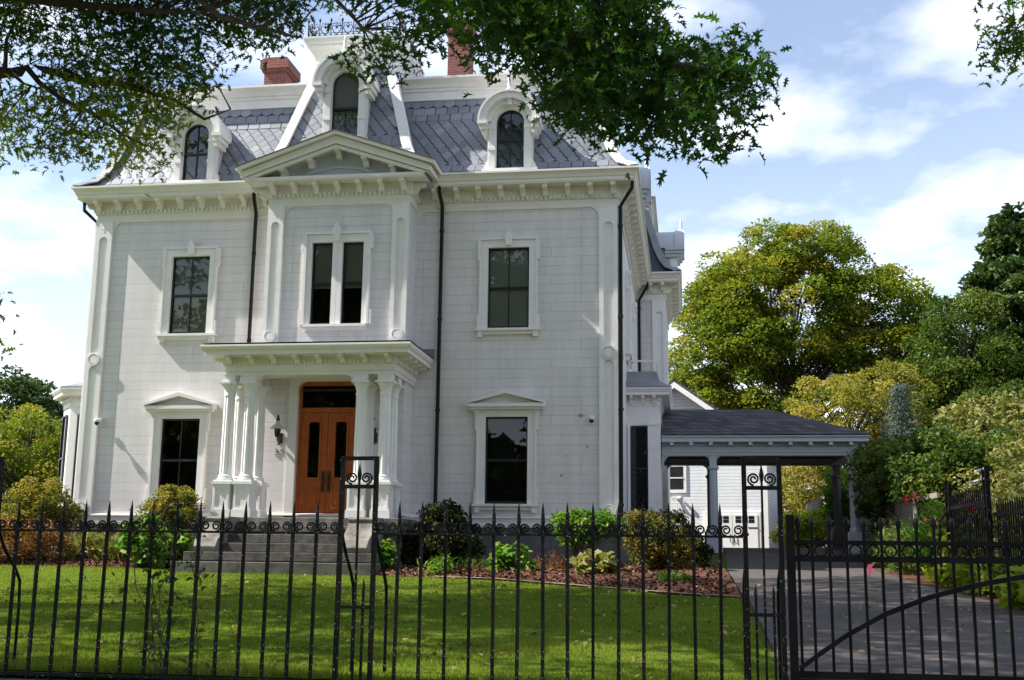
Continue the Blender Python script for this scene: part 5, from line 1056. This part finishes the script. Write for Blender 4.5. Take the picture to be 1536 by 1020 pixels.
# ------------------------------------------------------------ foreground oak, hanging over the lawn
OAK = [(-6.0,-9.69,8.4),(-7.01,-9.68,8.6),(0.5,-14.53,5.16),(-5.19,-10.32,7.79),(-6.46,-8.91,5.96),(-6.69,-9.27,7.94),(-2.58,-11.62,7.19),(1.2,-14.96,4.26),(1.5,-13.91,4.64),(1.08,-14.75,4.43),(-7.29,-8.94,8.16),(-8.71,-9.27,9.01),(-5.35,-9.72,6.9),(-6.22,-10.04,7.21),(-0.39,-14.86,4.94),(0.37,-14.49,4.97),(-8.56,-9.02,8.47),(-0.54,-14.71,5.1),(-6.26,-10.32,6.93),(0.51,-13.8,5.1),(-5.17,-9.95,7.92),(-7.75,-8.67,8.03),(-8.83,-8.99,8.72),(-3.69,-11.55,6.72),(-6.02,-10.3,8.22),(-6.42,-10.13,6.32),(-7.68,-9.01,7.35),(-3.2,-11.65,7.37),(1.0,-15.44,4.15),(-5.58,-10.03,7.73),(-5.64,-10.14,5.67),(0.44,-15.33,4.24),(-6.58,-8.78,6.19),(-0.17,-13.84,5.44),(-0.31,-13.88,5.94),(-6.21,-9.8,6.46),(-8.89,-9.33,9.03),(-0.63,-14.55,5.4),(0.6,-15.48,4.11),(-4.87,-10.12,7.67),(-7.88,-8.81,7.12),(-6.82,-9.51,8.39),(1.44,-15.49,3.72),(1.06,-14.12,5.03),(0.66,-14.7,4.26),(-6.94,-9.75,6.19),(-0.1,-15.35,4.96),(-1.08,-13.63,5.4),(-8.28,-8.71,7.97),(-4.72,-10.81,7.97),(0.31,-14.0,4.56),(-6.23,-9.27,7.86),(0.88,-14.76,4.89),(-8.94,-9.43,8.45),(-0.36,-15.38,4.92),(0.63,-15.07,5.02),(-6.99,-9.17,6.35),(-5.37,-10.12,6.76),(-7.66,-9.83,8.68),(-8.08,-8.61,9.27),(1.28,-14.49,4.1),(-6.88,-9.53,6.03),(-8.63,-8.83,8.79),(-5.94,-9.17,7.66),(-7.49,-8.87,8.74),(0.91,-14.5,5.12),(-7.02,-8.61,6.44),(-0.96,-13.79,5.89),(-0.83,-13.95,5.96),(-0.35,-13.89,5.34),(-7.83,-9.5,6.52),(-0.1,-13.74,5.84),(1.04,-14.38,4.36),(-8.04,-10.34,6.13),(-2.18,-12.72,6.44),(0.16,-15.19,4.43),(0.42,-14.37,4.85),(-6.08,-8.75,8.24),(1.37,-15.29,4.19),(-7.5,-10.08,5.85),(1.07,-15.14,5.05),(-7.26,-9.42,7.32),(0.52,-15.22,5.17),(-6.34,-9.37,8.12),(-6.32,-9.78,6.63),(0.88,-13.81,4.37),(-1.91,-13.08,6.49),(0.26,-15.25,4.48),(-7.67,-8.99,9.15),(-9.04,-8.96,7.77),(-7.03,-9.18,7.88),(-7.17,-9.33,6.57),(-8.62,-8.83,6.45),(-5.75,-9.54,8.62),(-7.91,-9.2,6.89),(-7.63,-9.03,8.86),(-4.45,-10.69,7.03),(-5.53,-10.09,6.46),(-1.3,-12.94,6.14),(-4.82,-10.47,7.23),(0.69,-14.0,5.18),(-7.34,-8.61,9.09),(-3.45,-11.37,6.93),(0.36,-15.34,4.63),(0.74,-15.4,4.95),(-4.44,-10.22,7.22),(0.47,-14.62,4.39),(1.7,-14.18,4.81),(-3.46,-11.45,7.35),(1.28,-14.38,4.44),(-4.79,-9.76,8.51),(-6.03,-9.54,8.2),(-0.21,-14.38,5.21),(-0.86,-14.63,5.08),(-5.66,-10.29,5.84),(-8.58,-9.77,7.22),(-7.07,-10.23,7.7),(1.04,-14.02,4.29),(0.8,-14.1,5.5),(-0.02,-14.52,4.84),(-6.51,-9.43,5.92),(-7.61,-10.25,7.53),(-7.29,-8.81,7.55),(0.58,-15.44,4.48),(-6.21,-9.56,6.37),(-1.43,-13.78,5.87),(0.91,-14.91,4.49),(0.81,-15.03,4.37),(-3.53,-11.45,7.08),(-0.04,-14.29,5.72),(0.45,-13.83,4.41),(-7.05,-9.48,6.8),(0.93,-14.27,5.66),(-8.59,-9.67,8.47),(-6.76,-9.79,8.68),(-7.32,-9.9,5.86),(-7.13,-9.31,8.14),(-6.66,-9.97,6.83),(0.69,-14.31,5.4),(-6.05,-10.27,7.87),(-7.48,-10.15,8.14),(-0.35,-14.53,5.56),(1.65,-14.08,4.59),(-6.13,-9.74,7.31),(-7.57,-9.21,6.6),(0.8,-14.64,5.39),(-6.81,-9.99,6.74),(-5.75,-10.1,6.67),(0.47,-14.96,4.86),(0.27,-14.62,5.19),(-0.25,-14.45,4.87),(0.09,-14.13,5.19),(-6.78,-10.12,5.9),(-7.02,-9.97,5.77),(0.87,-14.07,4.48),(-4.7,-10.14,7.99),(-6.27,-9.42,7.67),(-5.4,-9.36,8.55),(-6.75,-8.6,8.75),(0.13,-14.58,5.12),(-7.21,-9.04,7.67),(-7.44,-9.18,6.79),(-5.46,-9.82,8.31),(-8.24,-9.54,7.81),(0.79,-15.32,3.9),(0.92,-14.22,5.57),(-8.55,-9.48,6.2),(0.77,-14.1,5.33),(-8.69,-9.0,7.0),(1.09,-15.15,4.87),(-5.15,-10.36,7.14),(-4.6,-10.28,7.49),(1.75,-14.44,4.47),(-6.28,-10.07,6.12),(-0.15,-15.38,4.77),(-6.13,-9.65,6.03),(-6.5,-9.94,7.61),(-5.95,-10.04,6.99),(1.18,-14.77,4.54),(-8.03,-9.69,8.72),(-7.76,-8.66,8.48),(-7.62,-9.61,6.14),(-6.79,-10.36,6.54),(0.26,-15.0,5.28),(-6.29,-10.22,6.69),(-2.97,-11.58,7.37),(-1.91,-12.55,6.68),(-0.45,-14.13,5.06),(-8.57,-9.43,8.16),(1.31,-14.34,4.3),(-7.85,-9.85,8.43),(-5.27,-9.69,7.87),(-6.88,-9.1,8.94),(-7.82,-9.16,7.64),(-9.44,-8.72,8.26),(-0.44,-14.66,5.17),(0.92,-14.18,5.45),(-4.2,-10.13,7.28),(-8.52,-9.47,8.72),(-7.58,-9.54,6.43),(-0.07,-14.78,5.34),(0.14,-14.78,5.23),(0.09,-14.94,5.01),(-2.89,-11.76,7.01),(-4.56,-10.58,7.57),(-5.96,-9.79,6.56),(-3.93,-10.64,7.87),(-0.59,-14.58,5.54),(-4.48,-10.28,7.69),(-7.71,-9.93,6.09),(-5.92,-9.72,6.38),(0.32,-14.56,5.43),(0.68,-15.46,4.72),(-6.41,-9.95,7.83),(-5.54,-9.33,6.9),(-7.21,-9.69,6.05),(-6.05,-9.31,7.17),(-0.93,-13.89,5.54),(-8.4,-9.41,6.55),(-5.89,-9.9,7.8),(-1.37,-13.29,6.31),(-7.4,-9.76,6.86),(1.56,-13.95,4.75),(-8.78,-9.28,6.94),(-9.0,-9.47,8.68),(-7.29,-10.03,8.16),(-1.86,-13.29,6.24),(1.19,-14.53,4.31),(-8.26,-10.13,7.69),(1.08,-13.74,5.95),(1.01,-13.86,5.05),(-8.12,-9.56,6.36),(-0.94,-13.36,5.91),(-5.63,-10.13,7.05),(-8.73,-9.25,7.31),(-2.9,-11.29,7.37),(-7.08,-10.08,6.06),(1.24,-14.9,4.39),(-7.09,-8.75,7.04),(-5.84,-10.33,8.06),(-4.65,-9.97,8.18),(0.74,-15.08,4.27),(-7.93,-9.73,8.12),(-8.42,-9.9,6.52),(-5.87,-9.07,7.52),(1.65,-15.34,3.9),(-0.07,-14.89,5.06),(-1.23,-13.67,5.89),(-6.34,-9.13,8.98),(-1.46,-13.52,6.24),(0.8,-13.81,5.11),(0.51,-15.05,5.08),(1.36,-14.49,4.71),(-4.01,-10.83,7.53),(0.85,-14.96,4.28),(-6.71,-10.25,7.44),(-6.45,-10.27,6.12),(-6.94,-9.2,7.01),(0.66,-15.24,4.63),(-7.03,-9.52,5.94),(-4.46,-9.95,7.88),(0.26,-13.84,5.18),(-0.4,-14.24,5.48),(0.82,-15.05,4.12),(-6.09,-10.24,7.61),(-7.81,-9.91,7.54),(-7.76,-9.82,6.63),(-7.23,-8.73,7.92),(0.47,-15.1,3.95),(-1.33,-13.17,5.71),(-5.65,-9.05,7.42),(1.16,-14.61,4.01),(-6.09,-9.01,6.5),(1.58,-13.73,4.98),(0.28,-14.88,4.26),(-9.11,-8.98,8.0),(-5.57,-10.0,8.14),(-6.71,-9.25,6.64),(1.49,-15.09,4.01),(0.78,-15.1,4.46),(-7.93,-8.72,8.28),(1.0,-14.64,4.97),(0.55,-14.03,4.84),(-3.69,-11.16,6.99),(-8.54,-9.12,8.9),(-5.46,-9.86,6.7),(-6.31,-9.56,7.84),(-3.75,-11.0,7.49),(-0.2,-15.36,4.63),(-6.27,-8.9,9.01),(-5.14,-10.3,8.28),(-6.27,-9.89,6.92),(-4.3,-10.41,7.88),(-3.9,-10.3,7.21),(0.14,-15.31,4.64),(-1.25,-13.14,6.25),(1.71,-14.84,4.4),(-6.3,-8.68,8.27),(0.2,-14.45,4.59),(-0.62,-13.89,5.86),(-6.0,-10.29,7.29),(0.79,-14.85,3.98),(-6.91,-8.73,7.28),(-7.32,-9.79,7.56),(-6.4,-10.28,7.79),(-9.05,-9.18,7.31),(1.88,-15.24,4.09),(-6.9,-10.08,7.9),(-8.1,-9.05,8.06),(0.55,-14.54,5.42),(-6.52,-9.04,7.11),(-8.04,-10.32,7.85),(-5.84,-9.37,6.55),(-8.17,-10.16,5.8),(-7.06,-10.22,6.97),(-5.99,-9.52,7.56),(-7.9,-9.85,6.55),(0.93,-14.47,4.94),(0.49,-14.43,4.31),(-8.79,-9.74,8.75),(-4.18,-10.76,7.96),(-3.45,-10.96,7.49),(-5.18,-9.47,8.47),(-7.34,-9.07,7.34),(-5.55,-9.35,7.86),(-7.94,-8.79,8.7),(-8.39,-9.53,7.95),(-4.76,-10.64,6.55),(1.2,-14.98,4.01),(-6.21,-9.55,7.05),(-5.32,-10.16,6.36),(1.81,-14.32,4.42),(-3.59,-11.7,6.91),(-4.23,-10.88,7.04),(-4.84,-9.69,7.29),(-6.44,-9.56,7.25),(0.54,-14.11,5.78),(0.24,-14.23,4.84),(0.95,-14.28,4.29),(-5.07,-9.89,8.07),(-8.06,-10.0,3.65),(-8.09,-9.9,3.51),(-8.11,-9.8,3.16),(-1.77,-13.5,5.27),(-1.65,-13.5,5.24),(1.93,-14.7,4.45),(1.75,-14.7,3.87),(1.59,-14.6,3.94),(1.16,-14.6,3.93),(1.97,-14.7,4.27),(-1.43,-13.7,5.22),(1.82,-14.7,4.64)]
TWIG = [(5.32,-11.22,6.6),(5.21,-10.95,6.72),(5.39,-11.21,6.1),(5.29,-11.1,6.51),(5.13,-10.94,6.28),(5.37,-10.55,6.39),(5.22,-10.9,6.64),(5.13,-10.71,6.32),(5.13,-11.13,6.16),(5.08,-10.74,6.43),(5.43,-11.06,6.76),(5.04,-11.03,5.97),(5.16,-11.14,5.94),(5.0,-11.38,6.08),(5.33,-10.5,7.14),(4.94,-11.35,6.44),(5.53,-10.91,6.91),(5.14,-11.29,6.25),(4.95,-11.41,5.85),(5.23,-10.72,6.27),(5.3,-10.87,6.14)]
ob = Vector((-10.4, -11.0, h(-10.4, -11.0)))
oak = thing('oak_tree', 'dark green oak whose lobed leaves hang across the top of the picture', 'tree', tuple(ob))
def orel(pts): return [Vector(p)-ob for p in pts]
mb = MB()
mb.tube(orel([(-10.4, -11, -1), (-10.4, -11, 1), (-10.5, -11, 3.5), (-10.3, -11.1, 6), (-9.9, -11.3, 9), (-9.5, -11.4, 12.5)]), [.62, .5, .44, .38, .28, .08], 12)
br = {
 'a': ([(-10.3, -11, 6.2), (-9.3, -10.0, 7.0), (-8.32, -9.7, 7.14), (-8.06, -9.7, 7.14), (-7.91, -9.7, 7.25), (-7.64, -9.7, 7.14), (-7.22, -9.7, 6.99), (-6.39, -9.7, 6.85), (-5.67, -9.7, 6.59)], .11),
 'b': ([(-7.96, -9.7, 7.21), (-7.73, -9.7, 6.95), (-7.34, -9.7, 6.67), (-6.86, -9.7, 6.45), (-6.43, -9.7, 6.13), (-6.0, -9.8, 5.9)], .045),
 'c': ([(-8.14, -9.75, 7.1), (-7.92, -9.8, 6.91), (-7.6, -9.8, 6.8)], .035), 'd': ([(-8.26, -9.75, 7.15), (-8.25, -9.8, 7.6), (-8.1, -9.8, 8.0), (-7.7, -9.9, 8.4)], .035),
 'e': ([(-10.2, -11.1, 6.8), (-7, -12.4, 8.4), (-4, -13.6, 7.9), (-1.5, -14.4, 6.3), (-.08, -14.7, 4.95), (.4, -14.7, 4.69), (.97, -14.7, 4.57), (1.59, -14.7, 4.41), (1.93, -14.7, 4.39)], .16),
 'f': ([(-7, -12.4, 8.4), (-5, -12.2, 7.4), (-4, -12, 6.6), (-3, -12.2, 6.2)], .07), 'g': ([(-4, -13.6, 7.9), (-2.6, -13.4, 6.5), (-1.8, -13.5, 5.6)], .06), 'i': ([(-5.67, -9.7, 6.6), (-5.1, -9.9, 6.2), (-4.6, -10.2, 6.2)], .03),
 'j': ([(-10.1, -11.2, 7.5), (-8.6, -10.6, 8.0), (-7.2, -10.2, 7.9), (-5.8, -10.4, 7.6), (-4.7, -11, 7.2)], .10),
 'k': ([(-10.35, -11, 4.6), (-9.2, -10.3, 4.5), (-8.9, -10.2, 4.4), (-8.6, -10.1, 4.2)], .06), 'l': ([(1.0, -14.7, 4.56), (1.2, -14.75, 4.3), (1.45, -14.8, 4.05)], .02), 'm': ([(.3, -14.7, 4.75), (.2, -14.8, 4.4), (.35, -14.8, 4.1)], .025)}
for pts, r in br.values(): mb.tube(orel(pts), list(np.linspace(r, r*.22, len(pts))), 7)
segs = [(Vector(a), Vector(b)) for pts, r in br.values() for a, b in zip(pts, pts[1:])]
for c in OAK:                                             # twigs from the nearest branch to each spray
    c = Vector(c); best = None
    for a, b in segs:
        t = max(0, min(1, (c-a).dot(b-a)/((b-a).length_squared))); q = a+(b-a)*t; d = (c-q).length
        if best is None or d < best[0]: best = (d, q)
    q = best[1]
    if best[0] < 2.6: mb.tube(orel([q, q.lerp(c, .5)+Vector((0, 0, .06*best[0])), c]), [.012, .008, .003], 4)
shade_c = np.concatenate([clumps([(-12.2, -11.2, 11.0, 6.5, 5.0, 3.6), (-11.5, -12.5, 8, 5, 4, 2.5), (-9, -17.2, 9, 6, 2.6, 2.5), (-2, -17.8, 8, 4, 2.2, 2)], 230, .3),
    clumps([(-5.2, -12.4, 10.4, 4.5, 4.0, 2.6), (-1.0, -13.4, 9.0, 3.6, 2.6, 1.6), (-6, -8.5, 12.2, 5.5, 4.5, 2.5), (1, -13.5, 9.4, 3, 2.5, 1.6)], 260, .3)])
shade_c = np.array([c for c in shade_c if c[2] > .35+.53*(c[1]+24)+.6 or c[0] < -(c[1]+24)*.62-1.2])  # unseen part of the crown, lobes added to shade lawn and driveway
limbm = orel([tuple(c) for c in shade_c]); 
for c in limbm[::6]: a = Vector((0, 0, R.uniform(6.5, 11)))+Vector((.6, -.3, 0)); mb.tube([a, a.lerp(c, .5)+Vector((0, 0, .4)), c], [.06, .04, .01], 5)
obj('trunk', mb, 'bark', oak, smooth=True, fix=False)
A = np.array(OAK); far = A[A[:, 1] > -12.2]; near = A[A[:, 1] <= -12.2]
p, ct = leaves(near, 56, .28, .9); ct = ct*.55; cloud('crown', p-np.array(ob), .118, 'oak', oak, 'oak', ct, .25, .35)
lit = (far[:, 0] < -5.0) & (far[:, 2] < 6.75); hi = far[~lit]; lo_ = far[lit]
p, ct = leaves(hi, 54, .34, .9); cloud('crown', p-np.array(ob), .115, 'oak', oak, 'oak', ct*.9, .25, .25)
p, ct = leaves(lo_, 46, .34, .9); cloud('crown', p-np.array(ob), .11, 'oaksunlit', oak, 'oak', ct*.9, .25, .25)
p, ct = leaves(shade_c, 90, .8, .5, True); cloud('crown', p-np.array(ob), .19, 'oak', oak, 'quad', ct*.6, .3)
ob2 = Vector((9.2, -9.5, h(9.2, -9.5)))
oak2 = thing('oak_tree', 'tree off to the right whose leaf spray enters the top right corner', 'tree', tuple(ob2))
mb = MB(); mb.tube([(0, 0, -.5), (0, 0, 3), (-.1, 0, 6), (-.3, -.2, 8.5)], [.3, .26, .18, .05], 8); tw = [Vector(q)-ob2 for q in TWIG]; cc = sum(tw, Vector())/len(tw)
mb.tube([(-.05, 0, 5), (cc.x*.5, cc.y*.5, 6.6), (cc.x*.8, cc.y*.9, 7.2), tuple(cc)], [.09, .06, .03, .01], 6)
for q in tw: mb.tube([tuple(cc), tuple(cc.lerp(q, .6)), tuple(q)], [.008, .006, .003], 4)
obj('trunk', mb, 'bark', oak2, smooth=True, fix=False); p, ct = leaves(np.array([tuple(q) for q in tw]), 15, .3, .9); cloud('crown', p, .12, 'oak', oak2, 'oak', ct, .2, .2)
up2 = clumps([(.4, .2, 9.0, 2.2, 2.2, 1.6)], 60, .3); p, ct = leaves(up2, 30, .8, .8); cloud('crown', p, .16, 'oak', oak2, 'quad', ct, .3)

# trees across the street behind the viewer; the window panes mirror them
cen = clumps([(-26, -62, 9, 7, 4, 9), (-19, -60, 16, 5, 4, 7), (-7, -62, 17, 5, 4, 7), (-13, -60, 5.0, 6, 4, 3.6), (-1.5, -63, 7.0, 5, 4, 6), (8, -60, 9, 6, 4, 8), (20, -62, 7, 7, 4, 6), (-40, -62, 8, 8, 4, 7), (34, -62, 8, 8, 4, 7)], 560, .4)
p, ct = leaves(cen, 100, 2.2); o = cloud('far_treeline', p, 1.0, 'green', None, 'quad', ct); tag(o, 'row of leafy trees across the street', 'trees', kind='stuff')

n = 9000; xx = rs.uniform(-13, 2.0, n); be = np.array([BE(a) for a in xx]); yy = be+.05+(-.1-be)*rs.uniform(0, 1, n)**1.5
pts = np.stack([xx, yy, [h(a, b)+.03+.06*min(1, max(0, (b-c)/.5)) for a, b, c in zip(xx, yy, be)]], 1); o = cloud('bark_chips', pts, .07, 'chips', None, 'quad', None, 1.2); tag(o, 'shredded bark chips covering the planting bed', 'mulch', kind='stuff')
wc = np.stack([rs.uniform(-9, 2, 260), rs.uniform(-15.7, -4.5, 260)], 1); wc = np.array([q for q in wc if q[1] < BE(max(-16, min(2.1, q[0])))-.2]); idx = np.repeat(np.arange(len(wc)), 9)
wp = wc[idx]+rs.normal(0, .05, (len(idx), 2)); pts = np.stack([wp[:, 0], wp[:, 1], [h(a, b)+.015 for a, b in wp]], 1); o = cloud('lawn_weeds', pts, .06, 'pale', None, 'oval', np.full(len(pts), .15), 1.2); tag(o, 'small broad leaved weeds dotted through the lawn', 'weeds', kind='stuff')
# ------------------------------------------------------------ lawn blades, fallen leaves
n = 200000
D = 8.55+ (21.4-8.55)*rs.uniform(0, 1, n)**1.25; yy = D-24; xx = 1.36-.70*D+rs.uniform(0, 1, n)*(.70*D+.85)
be = np.interp(xx, [-16, -13, -8, -4, -1.9, .3, 1.3, 2.1], [-2.3, -2.7, -3.0, -3.75, -4.3, -6.1, -6.9, -7.3])
k = (yy < be+.05) & (xx < 2.07+rs.normal(0, .02, n)) & (yy > -15.44); xx, yy, D = xx[k], yy[k], D[k]
zz = np.array([h(a, b) for a, b in zip(xx, yy)]); n = len(xx)
ang = rs.uniform(0, 2*PI, n); hh_ = rs.uniform(.012, .034, n)*(1+1.3*(yy < -15.2))*(.75+.5*np.clip(np.sin(xx*3.1+1)*np.sin(yy*2.7+xx)+.4, 0, 1))*(1+.3*np.sin(xx*1.3+2)*np.sin(yy*1.7)); wd = .0025*D/10+.0015
lean = rs.normal(0, .35, (n, 2))*hh_[:, None]
v = np.zeros((n, 3, 3), 'f'); v[:, 0] = np.stack([xx-np.cos(ang)*wd, yy-np.sin(ang)*wd, zz-.004], 1); v[:, 1] = np.stack([xx+np.cos(ang)*wd, yy+np.sin(ang)*wd, zz-.004], 1); v[:, 2] = np.stack([xx+lean[:, 0], yy+lean[:, 1], zz+hh_], 1)
me = bpy.data.meshes.new('grass'); me.vertices.add(n*3); me.vertices.foreach_set('co', v.reshape(-1)); me.loops.add(n*3); me.loops.foreach_set('vertex_index', np.arange(n*3, dtype='i')); me.polygons.add(n); me.polygons.foreach_set('loop_start', np.arange(0, n*3, 3, dtype='i')); me.update(calc_edges=True)
at = me.attributes.new('tint', 'FLOAT', 'FACE'); at.data.foreach_set('value', np.clip(.45+.22*np.sin(xx*.9+yy*.6)*np.sin(yy*1.1)+.16*np.sin(xx*2.7-yy*1.9)*np.sin(xx*.7+yy*3.3)+rs.normal(0, .22, n), 0, 1).astype('f')); me.materials.append(LEAF['grass'])
go = bpy.data.objects.new('grass', me); C.link(go); tag(go, 'short mown green grass of the front lawn', 'grass', kind='stuff')
n = 460; yy = -15.2+rs.uniform(0, 1, n)*12; xx = rs.uniform(-6, 5.4, n); kk = np.array([(a < 2.0 and b < BE(max(-16, min(2.1, a)))) or (2.3 < a < DR(b)) for a, b in zip(xx, yy)]); xx, yy = xx[kk], yy[kk]
pts = np.stack([xx, yy, [h(a, b)+(.03 if a < 2.1 else .012) for a, b in zip(xx, yy)]], 1); o = cloud('fallen_leaves', pts, .06, 'tan', None, 'wide', None, 2.5); tag(o, 'scattered dry leaves lying on lawn and driveway', 'leaves', kind='stuff')
